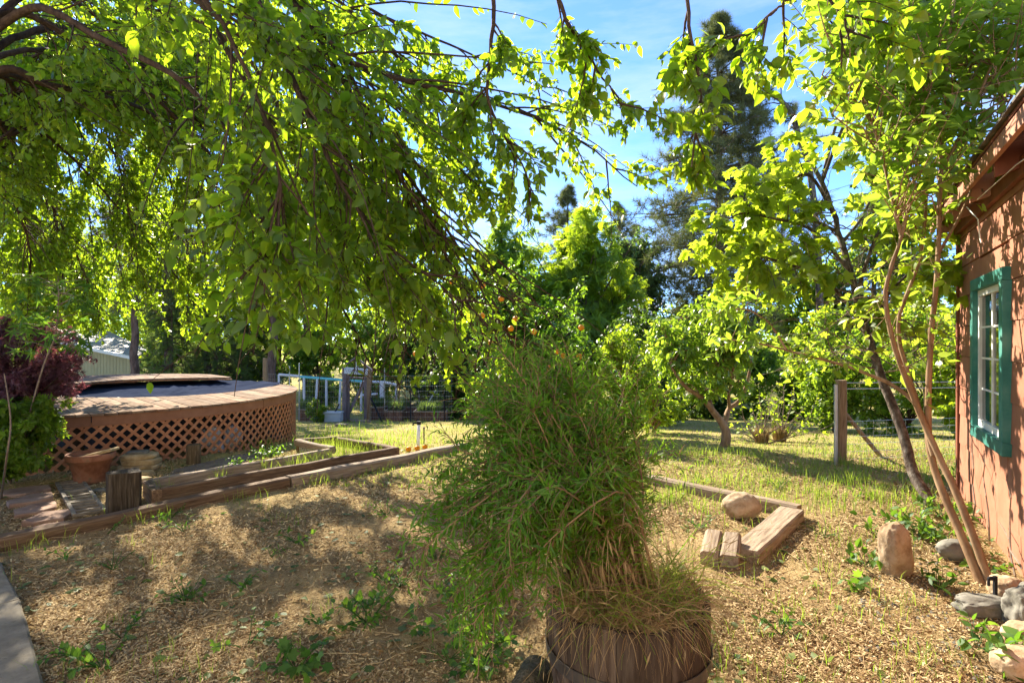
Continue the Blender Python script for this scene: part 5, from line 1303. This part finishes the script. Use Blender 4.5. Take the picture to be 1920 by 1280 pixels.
ll = Leaves(); p, tn, _, ix = sample(sec, 10, .15, 1.); d, n = hang(tn, p, .45, .8); ll.add(p, d, n, .075 + .055 * rng.random(len(p)), .45 * rng.random(len(sec))[ix] + .55 * rng.random(len(p))); ll.build('crown', 'oval', M['laurel'], ft, kind='stuff')
# orange tree
orng = tree('orange_tree', 'dense dark green orange tree hung with oranges behind the barrel bush', 'tree', at(985, 11.6), [crown(855, 1120, 530, 780, 11.8, 1.3), crown(895, 1040, 490, 640, 12.0, 1.0)], 'simple', 'citrus', .095, 'bark_dark', .12, 40, (9, 6, 9), .2, .06, spread=.35)
for (px, py) in ((905, 536), (860, 523), (958, 616), (967, 598), (904, 592), (1001, 622), (1090, 614), (921, 642), (1046, 660), (1055, 667), (780, 663), (1068, 706), (940, 560), (852, 620), (1030, 690), (1086, 668), (848, 528)):
    orange(P(px, py, 9.95 + .25 * random.random()), .056, orng)
# mid-distance trees behind it
tree('compound_leaf_tree', 'bright tree with long compound leaves rising behind the orange tree', 'tree', at(1080, 23), [crown(1040, 1150, 392, 520, 23, 1.6), crown(945, 1060, 440, 600, 23.5, 1.5), crown(1110, 1210, 430, 580, 22.5, 1.4), crown(980, 1120, 520, 700, 22, 1.6), crown(1080, 1200, 560, 740, 22, 1.5)], 'pinnate', 'fresh', .50, 'bark', .16, 46, (7, 4, 5), .3, .06)
tree('compound_leaf_tree', 'mid green compound leaf tree behind the drooping mulberry tips', 'tree', at(930, 24), [crown(890, 990, 408, 500, 24, 1.4), crown(840, 930, 450, 600, 24, 1.4), crown(930, 1030, 470, 640, 24.5, 1.5), crown(850, 960, 540, 700, 23.5, 1.5)], 'pinnate', 'mid', .50, 'bark', .15, 40, (7, 4, 5), .3, .06)
tree('oak_tree', 'dark grey green oak standing between the compound leaf tree and big pine', 'tree', at(1195, 28), [crown(1120, 1248, 435, 640, 28, 2.4), crown(1150, 1225, 400, 500, 28, 1.5)], 'simple', 'oak', .18, 'bark_dark', .2, 40, (8, 5, 9), .3, .05)
tree('fresh_bush', 'yellow green bush with slender shoots behind the barrel bush', 'bush', at(1165, 11), [crown(1095, 1235, 610, 800, 11, .8)], 'simple', 'fresh', .085, 'bark_tan', .05, 26, (8, 5, 7), .1, .02)
tree('fresh_bush', 'low yellow green bush in front of the rose thicket', 'bush', at(1225, 12.5), [crown(1180, 1300, 650, 790, 12.5, .8)], 'simple', 'fresh', .085, 'bark_tan', .05, 18, (7, 5, 7), .1, .02)
rs = tree('rose_thicket', 'dark thicket dotted with small white blossoms under the oak', 'bush', at(1205, 16), [crown(1140, 1290, 560, 800, 16, 1.2)], 'simple', 'dark', .11, 'bark_dark', .07, 30, (8, 5, 8), .1, .08)
c = np.array(crown(1140, 1290, 560, 800, 16, 1.2)); n = 420; q = c[:3] + rand_unit(n) * c[3:] * (.9 + .15 * rng.random((n, 1)))
V, F_, vr = leaf_arrays(q, rand_unit(n), rand_unit(n), .05 + .03 * rng.random(n), 'lobed', rng.random(n)); put('blossoms', mesh_from('blossoms', V - np.array(origin(rs)), F_, False, vr), M['white'], rs, kind='stuff')
# hedge of bushes along the back of the lawn
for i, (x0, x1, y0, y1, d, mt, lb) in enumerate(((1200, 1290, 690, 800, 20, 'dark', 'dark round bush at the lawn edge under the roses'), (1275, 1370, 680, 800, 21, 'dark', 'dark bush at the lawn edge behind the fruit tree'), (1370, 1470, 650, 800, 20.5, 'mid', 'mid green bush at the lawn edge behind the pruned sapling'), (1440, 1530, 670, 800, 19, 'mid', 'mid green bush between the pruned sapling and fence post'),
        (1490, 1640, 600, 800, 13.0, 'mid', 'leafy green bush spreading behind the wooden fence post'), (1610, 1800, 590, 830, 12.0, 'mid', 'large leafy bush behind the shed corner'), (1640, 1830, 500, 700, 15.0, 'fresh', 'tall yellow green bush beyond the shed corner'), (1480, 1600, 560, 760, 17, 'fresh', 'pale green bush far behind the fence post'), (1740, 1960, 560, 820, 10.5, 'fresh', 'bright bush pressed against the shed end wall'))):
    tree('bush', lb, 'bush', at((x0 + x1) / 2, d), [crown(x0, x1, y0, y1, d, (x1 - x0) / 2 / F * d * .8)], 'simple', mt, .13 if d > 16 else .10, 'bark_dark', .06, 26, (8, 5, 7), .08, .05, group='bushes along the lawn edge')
# tall pines
pine('pine_tree', 'tall grey green pine towering over the lawn', at(1350, 27), 18.6, .10, 4.6, .30, 42, 8, (11, 6), .36, gap=.10, taper=.8)
p = np.array(P(1505, 350, 26)); dl = thing('dead_tree', 'bare leaning grey trunk beside the tall pine', 'tree', at(1530, 26))
Wood().add(resample([at(1540, 26)] + PP((1535, 500, 26), (1520, 330, 26), (1500, 260, 26), (1478, 205, 26), (1450, 180, 26), (1420, 185, 26)), 20)[None], .17, .07, 8).build('trunk', M['bark_lichen'], dl)
q = resample(PP((1520, 330, 26), (1500, 260, 26), (1478, 205, 26), (1450, 180, 26)), 20); b_ = spawn(q[rng.integers(3, 19, 22)], rng.normal(size=(22, 3)) + np.array([.3, 0, .2]), .6 + rng.random(22), 6, .05, .2); Wood().add(b_, .035, .012, 4).build('branches', M['bark_lichen'], dl, kind='stuff')
pp_, tn, _, _ = sample(b_, 10, .5, 1.); Leaves().add(pp_, tn, rand_unit(len(pp_)), .32 * np.ones(len(pp_)), rng.random(len(pp_))).build('crown', 'tuft', M['pine'], dl, kind='stuff')
pine('pine_tree', 'distant pine above the compound leaf trees', at(1065, 40), 14.2, .25, 4.2, .22, 26, 6, (7, 5), .40, gap=.2)
pine('pine_tree', 'slim distant pine tip beside the oak', at(1160, 44), 14.0, .3, 3.4, .2, 22, 6, (6, 4), .40, gap=.15)
pine('pine_tree', 'distant round-topped pine over the oak', at(1190, 48), 13.0, .3, 2.4, .2, 18, 6, (6, 4), .40, gap=.15)
pine('pine_tree', 'pine showing grey green through the bare twigs behind the shed', at(1640, 33), 11.5, .12, 3.6, .24, 22, 7, (7, 4), .40, gap=.1)
# left: tall trunks and hanging cedars
for i, (px, d, r_, H, lb) in enumerate(((252, 20, .175, 9, 'straight brown pine trunk standing beside the tan barn'), (511, 21, .20, 9, 'stout brown pine trunk behind the grey square post'), (314, 24, .16, 9, 'grey pine trunk between the hanging cedars'), (388, 25, .18, 9, 'dark pine trunk behind the raised pool deck'), (575, 26, .22, 9, 'dark trunk behind the white pipe frame'), (438, 30, .16, 10, 'thin dark trunk far behind the pool'))):
    pine('pine_tree', lb, at(px, d), H, .45, 2.2, r_, 10, 6, (6, 4), .36, gap=.25)
for i, (px, d, H, rd, lb) in enumerate(((322, 23, 5.5, 1.2, 'hanging grey green cedar beside the tan barn'), (405, 24, 5.2, 1.3, 'drooping cedar behind the middle of the pool'), (465, 26, 5.0, 1.3, 'drooping cedar between the pool and grey post'))):
    pine('cedar_tree', lb, at(px, d), H, .05, rd, .10, 20, 6, (6, 4), .34, 'cedar', .6, 'cedars behind the pool', .05, (0, 0), .16, 'spray')
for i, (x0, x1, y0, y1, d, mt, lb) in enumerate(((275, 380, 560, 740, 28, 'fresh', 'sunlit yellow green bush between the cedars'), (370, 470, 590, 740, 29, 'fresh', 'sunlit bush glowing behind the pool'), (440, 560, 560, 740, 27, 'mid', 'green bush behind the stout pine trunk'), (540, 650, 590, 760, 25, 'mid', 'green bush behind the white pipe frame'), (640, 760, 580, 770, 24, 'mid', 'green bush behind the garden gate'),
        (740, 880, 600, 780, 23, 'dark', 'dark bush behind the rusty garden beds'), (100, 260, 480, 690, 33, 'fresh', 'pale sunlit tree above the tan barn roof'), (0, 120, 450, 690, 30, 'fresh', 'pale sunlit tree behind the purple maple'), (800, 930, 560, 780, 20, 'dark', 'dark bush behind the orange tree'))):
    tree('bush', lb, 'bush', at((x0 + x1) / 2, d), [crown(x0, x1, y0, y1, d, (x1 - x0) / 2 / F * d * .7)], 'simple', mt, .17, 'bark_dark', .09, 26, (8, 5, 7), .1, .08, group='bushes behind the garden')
# taller airy trees closing the gaps behind
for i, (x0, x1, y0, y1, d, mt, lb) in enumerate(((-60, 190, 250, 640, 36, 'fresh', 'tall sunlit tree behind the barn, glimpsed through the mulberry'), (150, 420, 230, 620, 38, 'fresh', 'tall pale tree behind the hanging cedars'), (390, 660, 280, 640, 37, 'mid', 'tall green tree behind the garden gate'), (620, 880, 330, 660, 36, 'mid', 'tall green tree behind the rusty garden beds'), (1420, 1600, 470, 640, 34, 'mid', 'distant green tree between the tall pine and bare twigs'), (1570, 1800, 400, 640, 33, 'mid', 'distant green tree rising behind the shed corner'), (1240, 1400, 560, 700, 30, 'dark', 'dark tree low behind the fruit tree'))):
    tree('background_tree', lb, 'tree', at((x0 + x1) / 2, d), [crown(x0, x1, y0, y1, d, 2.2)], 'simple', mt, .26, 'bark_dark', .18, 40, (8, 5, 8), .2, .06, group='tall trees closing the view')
# far wood closing the view
ll = Leaves()
n = 240; px = rng.random(n) * 2300 - 190; dd = 50 + rng.random(n) * 25
hh = 4.0 + 3.0 * rng.random(n) + np.where(px < 850, 4.0, 0) - np.where((px > 1380) & (px < 1600), 2.0, 0)
cc = np.stack([(px - CX) / F * dd, dd, -1.4 + hh * .5], -1)
K = 260; q = cc.repeat(K, 0) + rand_unit(n * K) * (rng.random((n * K, 1)) ** .45) * np.stack([np.full(n, 3.0), np.full(n, 2.0), hh * .55], -1).repeat(K, 0)
ll.add(q, rand_unit(len(q)), unit(rng.normal(size=q.shape) + np.array([0, 0, .6])), .35 + .25 * rng.random(len(q)), .5 * rng.random(n).repeat(K) + .5 * rng.random(len(q)))
fw = ll.build('distant_woods', 'simple', M['mid'], None, kind='stuff', label='far wooded belt closing off the view beyond the garden', cat='woods')

# purple maple, near-left shrub, fig sapling
tree('purple_maple', 'low purple leaved maple beside the pool deck', 'tree', (-5.75, 6.15, float(gz(-5.75, 6.15))), [crown(-60, 150, 600, 725, 6.2, .5), crown(20, 178, 655, 730, 6.1, .4)], 'star', 'maple', .058, 'bark_dark', .035, 26, (8, 6, 9), .3, .06, spread=.4)
tree('leafy_shrub', 'leafy green shrub crowding the lattice beside the stepping stones', 'shrub', G(20, 905), [crown(-70, 95, 715, 885, 5.9, .45), crown(-40, 140, 745, 860, 5.8, .33)], 'oval', 'mid', .062, 'twig', .022, 34, (8, 6, 8), .1, .05, spread=.3)
fg = thing('fig_sapling', 'young sapling with big lobed leaves rising above the leafy shrub', 'sapling', G(40, 900))
stm = resample([G(30, 905)] + PP((50, 800, 5.9), (80, 690, 5.7), (103, 630, 5.6), (110, 560, 5.5), (108, 530, 5.5)), 20); w_ = Wood().add(stm[None], .011, .004, 6)
p, tn, _, ix = sample(stm[None], 34, .5, 1.); d0 = unit(np.stack([rng.normal(size=34), .6 * rng.normal(size=34), .25 + .2 * rng.normal(size=34)], -1)); tw_ = spawn(p, d0, .12 + .25 * rng.random(34), 5, .15, .05); w_.add(tw_, .004, .002, 4); w_.build('stem', M['twig'], fg)
p, tn, _, ix = sample(tw_, 3, .5, 1.); d, n = hang(tn, p, .35, .5)
Leaves().add(p, d, n, .13 + .09 * rng.random(len(p)), rng.random(len(p))).build('foliage', 'star', M['weed'], fg, split=102)if False else Leaves().add(p, d, n, .13 + .09 * rng.random(len(p)), rng.random(len(p))).build('foliage', 'star', M['weed'], fg, kind='stuff')
# little bare stems at the edge
stm = resample([G(2, 935)] + PP((12, 860, 5.0), (20, 790, 5.0), (8, 700, 5.0)), 12); Wood().add(stm[None], .010, .005, 6).build('bare_shoot', M['twig'], None, label='single pale bare stem before the leafy shrub', cat='stem')
# pruned sapling with straw at its foot, second one behind
for i, (px, py, d, lb) in enumerate(((1428, 832, 0, 'pruned twiggy sapling with dry straw round its foot'), (1462, 828, 0, 'second twiggy sapling behind the pruned one'))):
    b = G(px, py); t = thing('sapling', lb, 'sapling', b)
    s0 = np.array([b + Vector((0, 0, -.02))] * 9); bs = spawn(s0, np.array([0, 0, 1.]) + .45 * rng.normal(size=(9, 3)), .6 + .5 * rng.random(9), 8, -.02, .10); p2, tn2, _, _ = sample(bs, 7, .3, 1.); b2 = spawn(p2, unit(tn2 + .6 * rng.normal(size=p2.shape)), .2 + .2 * rng.random(len(p2)), 5, .0, .15)
    Wood().add(bs, .014, .005, 5).add(b2, .005, .002, 3).build('stems', M['twig'], t, kind='stuff')
    p, tn, _, ix = sample(b2, 3, .5, 1.); d_, n_ = hang(tn, p, .4, .7); Leaves().add(p, d_, n_, .06 + .04 * rng.random(len(p)), rng.random(len(p))).build('foliage', 'simple', M['fresh'], t, kind='stuff')
    n = 260; a = rng.random(n) * 6.283; pos = np.stack([b.x + .10 * np.cos(a), b.y + .10 * np.sin(a), np.full(n, b.z)], -1); V, F_, vr = blades(pos, .15 + .25 * rng.random(n), np.full(n, .012), .2 + .3 * rng.random(n), rng.random(n)); put('straw_skirt', mesh_from('straw_skirt', V - np.array(b), F_, False, vr), M['drygrass'], t, kind='stuff')
# small conifer shrub beside the cooler
tree('garden_shrub', 'small round green shrub beside the pale cooler box', 'shrub', at(594, 18.2), [crown(578, 611, 750, 790, 18.2, .3)], 'simple', 'fresh', .07, 'bark_dark', .02, 16, (7, 5, 6), .1, -.05)

# ------------------------------------------------------------------ weeds, grass, straw, litter
def weed(px, py, rad, n, size, label, mat='weed', tpl='ovate', h=.10, group=None, name='weed_plant'):
    b = G(px, py); t = thing(name, label, 'weed', b, group)
    k = max(4, n // 4); a = rng.random(k) * 6.283; r_ = rad * np.sqrt(rng.random(k)) * .6
    s = np.tile(np.array(b), (k, 1)) + np.stack([.2 * r_ * np.cos(a), .2 * r_ * np.sin(a), 0 * a], -1)
    stx = spawn(s, np.stack([np.cos(a) * .9, np.sin(a) * .9, .5 + .7 * rng.random(k)], -1), (h + rad * .7) * (.6 + .6 * rng.random(k)), 6, .12, .1)
    Wood().add(stx, .003, .0015, 4).build('stems', M['weed'], t)
    p, tn, _, ix = sample(stx, 4, .3, 1.); d, n_ = hang(tn, p, .0, .8); n_ = unit(np.array([0, 0, 1.]) + .35 * rng.normal(size=p.shape))
    Leaves().add(p, d, n_, size * (.7 + .6 * rng.random(len(p))), rng.random(len(p))).build('foliage', tpl, M[mat], t, kind='stuff')
WEEDS = [(192, 1250, .12, 44, .04, 'low leafy weed in the straw closest to the concrete walk', 'ovate'), (555, 1255, .13, 52, .05, 'bushy lobed weed in the straw between walk and barrel', 'lobed'), (345, 995, .12, 30, .06, 'broad leaved weed below the dark timber post', 'narrow'), (320, 970, .12, 30, .035, 'small weed against the border timber beside the dark post', 'ovate'),
         (690, 1165, .16, 60, .045, 'spreading weed patch on the straw beside the barrel bush', 'ovate'), (720, 1090, .12, 40, .035, 'small weed patch further up the straw slope', 'ovate'), (790, 1190, .08, 16, .05, 'pair of heart shaped weed leaves on the straw', 'lobed'), (560, 1020, .12, 24, .05, 'flat weed under the straw centre', 'oval'), (725, 965, .14, 40, .03, 'fine weed clump near the grey border timber', 'simple'), (880, 1190, .20, 80, .04, 'leafy weeds growing at the foot of the barrel', 'lobed'), (900, 1240, .22, 90, .04, 'leafy weeds beside the fallen log', 'lobed'), (820, 1050, .12, 36, .035, 'weed sprouting under the drooping barrel bush', 'ovate'), (860, 1120, .16, 60, .04, 'weed mat under the barrel bush twigs', 'ovate'),
         (1460, 915, .16, 50, .03, 'dark weed clump before the long grey timber', 'simple'), (1310, 990, .14, 60, .025, 'fine dark green weed between block and boulder', 'simple'), (1760, 1105, .16, 50, .055, 'leafy weed between the upright boulder and tan stems', 'oval'), (1845, 1075, .12, 30, .05, 'bright weed sprouting behind the tan stems', 'ovate'), (1620, 1060, .14, 36, .06, 'bramble sprig before the upright boulder', 'ovate'), (1650, 1010, .18, 50, .06, 'bramble patch behind the upright boulder', 'ovate'), (1720, 1000, .28, 110, .06, 'thick bramble leaves at the foot of the leaning tree', 'ovate'), (1770, 970, .25, 90, .06, 'bramble leaves beside the shed corner', 'ovate'), (1780, 1030, .22, 80, .055, 'bramble leaves around the tan stems', 'ovate'), (1830, 1215, .16, 36, .06, 'green weed leaves in front of the pale boulders', 'ovate'), (1900, 1240, .14, 20, .08, 'large leaved weed drooping over the pale boulder', 'ovate'), (1790, 900, .2, 60, .06, 'weed clump under the shed corner', 'ovate'),
         (455, 880, .2, 80, .045, 'ground ivy along the pool lattice', 'ovate'), (505, 858, .25, 100, .045, 'bright weeds between lattice and raised bed corner', 'ovate'), (60, 870, .25, 90, .06, 'lobed weed under the leafy shrub', 'lobed')]
rw = np.random.default_rng(5)
for i in range(26):                                # more small weeds through the straw
    x_, y_ = rw.random() * 1500 + 120, 880 + rw.random() ** 1.2 * 380
    if 860 < x_ < 1400 and y_ > 900: continue
    WEEDS.append((x_, y_, .05 + .08 * rw.random(), int(14 + 30 * rw.random()), .02 + .03 * rw.random(), ('tiny round leaved weed seedling in the open straw', 'small pointed leaved weed seedling in the open straw', 'sprawling fine leaved weed seedling in the open straw', 'flat lobed weed seedling in the open straw')[i % 4], ('ovate', 'narrow', 'simple', 'lobed')[i % 4], 'weed seedlings in the straw'))
for q in WEEDS: weed(q[0], q[1], q[2], q[3], q[4], q[5], 'weed', q[6], group=q[7] if len(q) > 7 else None)

def field(n, fx, ymin, ymax, pw=1.):
    """random ground points inside the view, denser near the camera"""
    y = ymin * (ymax / ymin) ** rng.random(n); x = (rng.random(n) * 2 - 1) * fx * y
    return x, y
def inside(x, y, poly):
    c = np.zeros(len(x), bool)
    for i in range(len(poly)):
        (xa, ya), (xb, yb) = poly[i], poly[(i + 1) % len(poly)]
        k = ((ya > y) != (yb > y)) & (x < (xb - xa) * (y - ya) / (yb - ya + 1e-12) + xa); c ^= k
    return c
WALK = [(-.9, 1.33), (-4.9, 5.1), (-9, 4), (-3, -1)]
SHEDP = [tuple(S(-.1, .05, 0)[:2]), tuple(S(TL, .05, 0)[:2]), (9, 2), (9, 7)]
def clear(x, y):
    k = ~inside(x, y, WALK) & ~inside(x, y, SHEDP) & (np.hypot(x - BP.x, y - BP.y) > .30) & (np.hypot(x - PC.x, y - PC.y) > PR - .02)
    return k
# straw and bark chips
x, y = field(300000, 1.0, 1.8, 8.5); k = clear(x, y) & (rng.random(len(x)) < np.clip(.62 + .35 * np.sin(x * 2.3 + 1.7 * np.sin(y * 1.9)) + .3 * np.sin(y * 3.7 + x * 1.3), .12, 1)); x, y = x[k], y[k]; n = len(x)
ln = (.0035 + .013 * rng.random(n) ** 2.5) * (1 + .10 * y); wd = (.0010 + .0018 * rng.random(n)) * (1 + .15 * y); a = rng.random(n) * 6.283
d = np.stack([np.cos(a), np.sin(a), .35 * rng.normal(size=n)], -1); s = np.stack([-np.sin(a), np.cos(a), .5 * rng.normal(size=n)], -1)
c = on_ground(x, y, .006 + .006 * rng.random(n)); V = np.stack([c - d * ln[:, None] - s * wd[:, None], c + d * ln[:, None] - s * wd[:, None], c + d * ln[:, None] + s * wd[:, None], c - d * ln[:, None] + s * wd[:, None]], 1).reshape(-1, 3)
put('straw', mesh_from('straw', V, [np.arange(4 * n).reshape(-1, 4)], False, np.repeat(rng.random(n) ** 1.3, 4)), M['chip'], label='dry straw and bark chips strewn over the yard', cat='straw', kind='stuff')
# long dry stalks and twigs
x, y = field(1100, .95, 1.9, 7); k = clear(x, y); x, y = x[k], y[k]; n = len(x); a = rng.random(n) * 6.283
po = spawn(on_ground(x, y, .012), np.stack([np.cos(a), np.sin(a), 0 * a], -1), .08 + .35 * rng.random(n) ** 2, 6, 0, .12); po[:, :, 2] = gz(po[:, :, 0], po[:, :, 1]) + .012 + .012 * rng.random((n, 6))
Vw, Fw = tubes(po, .0022, .001, 4); put('fallen_twigs', mesh_from('fallen_twigs', Vw, [Fw], True, np.repeat(rng.random(n), 24)), M['chip'], label='thin fallen twigs and stalks on the straw', cat='twigs', kind='stuff')
# fallen leaves
x, y = field(1500, .95, 1.9, 9); k = clear(x, y) & (x < 1.0 + .3 * y); x, y = x[k], y[k]; n = len(x)
V, F_, vr = leaf_arrays(on_ground(x, y, .014), np.stack([rng.normal(size=n), rng.normal(size=n), .12 * rng.normal(size=n)], -1), unit(np.array([0, 0, 1.]) + .3 * rng.normal(size=(n, 3))), .03 + .045 * rng.random(n), 'ovate', rng.random(n))
put('leaf_litter', mesh_from('leaf_litter', V, F_, True, vr), M['litter'], label='scattered fallen leaves on the straw', cat='leaves', kind='stuff')
# grass: sparse in the straw, thick near the timbers and on the lawn
def grass(name, x, y, h0, h1, wd, lean, label, mat='grass', vb=0., heads=False):
    k = clear(x, y); x, y = x[k], y[k]; n = len(x)
    V, F_, vr = blades(on_ground(x, y, -.005), h0 + (h1 - h0) * rng.random(n) ** 1.5, wd * (.6 + .8 * rng.random(n)), lean * (.3 + rng.random(n)), np.clip(vb + rng.random(n) * (1 - vb), 0, 1))
    put(name, mesh_from(name, V, F_, False, vr), M[mat], label=label, cat='grass', kind='stuff')
def clumps(n, m, fx, y0, y1, rad, cond=None):
    cx, cy_ = field(n, fx, y0, y1)
    if cond is not None: k = cond(cx, cy_); cx, cy_ = cx[k], cy_[k]
    cx, cy_ = cx.repeat(m), cy_.repeat(m); return cx + rng.normal(size=len(cx)) * rad, cy_ + rng.normal(size=len(cx)) * rad
grass('sparse_grass', *clumps(110, 14, .95, 1.9, 8, .06), .02, .15, .0035, .5, 'thin green blades poking through the straw')
grass('grass', *clumps(620, 16, .95, 2.1, 8.5, .08, lambda x, y: (x > .30 * y) & (x < .80 * y) & (np.sin(x * 3.1 + 1) + np.sin(y * 2.3 + x) > -.35)), .03, .15, .004, .6, 'green grass tufts between barrel and shed')
grass('grass', *clumps(400, 30, .95, 5.2, 8.5, .10, lambda x, y: (x > .1 * y) & (x < .8 * y)), .06, .20, .005, .45, 'thick green grass behind the long grey timber')
x, y = field(34000, .95, 6.2, 21); k = (x > -.35 * y); grass('lawn_grass', x[k], y[k], .02, .07, .010, .7, 'short dry yellow green turf of the lawn', 'grass', .55)
x, y = field(26000, .95, 6.2, 21); grass('lawn_straw', x, y, .02, .06, .010, .9, 'dry straw coloured blades in the lawn', 'drygrass', .3)
t_ = rng.random(900); x = T0[0] + (T1[0] - T0[0]) * t_ + .12 + .07 * rng.normal(size=900); y = T0[1] + (T1[1] - T0[1]) * t_ - .10 + .07 * rng.normal(size=900); k = np.sin(t_ * 40) > .2; grass('edge_grass', x[k], y[k], .05, .16, .004, .5, 'grass blades along the border timber', 'grass', .3)
BPL = [bp[k] for k in 'ABCDEF']
x = -3.8 + 2.4 * rng.random(6000); y = 5.3 + 3.5 * rng.random(6000); k = inside(x, y, BPL) & ((y > 6.6) | (np.sin(x * 9 + y * 7) > .55)); grass('bed_grass', x[k], y[k] , .10, .30, .005, .5, 'bright grass growing inside the raised bed', 'grass', .35)
x, y = clumps(150, 26, .9, 8.6, 18, .25, lambda x, y: (x < -.12 * y) & (x > -.5 * y)); grass('garden_grass', x, y, .08, .25, .010, .5, 'longer grass on the slope before the vegetable garden')
# gravel by the shed foot
x, y = field(5000, .95, 2.2, 4.6); k = clear(x, y) & (x > .62 * y) & (x < .86 * y); x, y = x[k], y[k]; n = len(x)
T_, f_ = np.array([(0, 0, .4), (.5, 0, 0), (0, .5, 0), (-.5, 0, 0), (0, -.5, 0)]), [np.array([(0, 1, 2), (0, 2, 3), (0, 3, 4), (0, 4, 1)])]
TPL['chunk'] = (T_, f_); V, F_, vr = leaf_arrays(on_ground(x, y, .0), unit(np.stack([rng.normal(size=n), rng.normal(size=n), 0 * x], -1)), np.tile(np.array([0, 0, 1.]), (n, 1)), .015 + .022 * rng.random(n), 'chunk', rng.random(n))
put('gravel', mesh_from('gravel', V, F_, False, vr), M['greystone'], label='loose grey gravel at the foot of the shed wall', cat='gravel', kind='stuff')
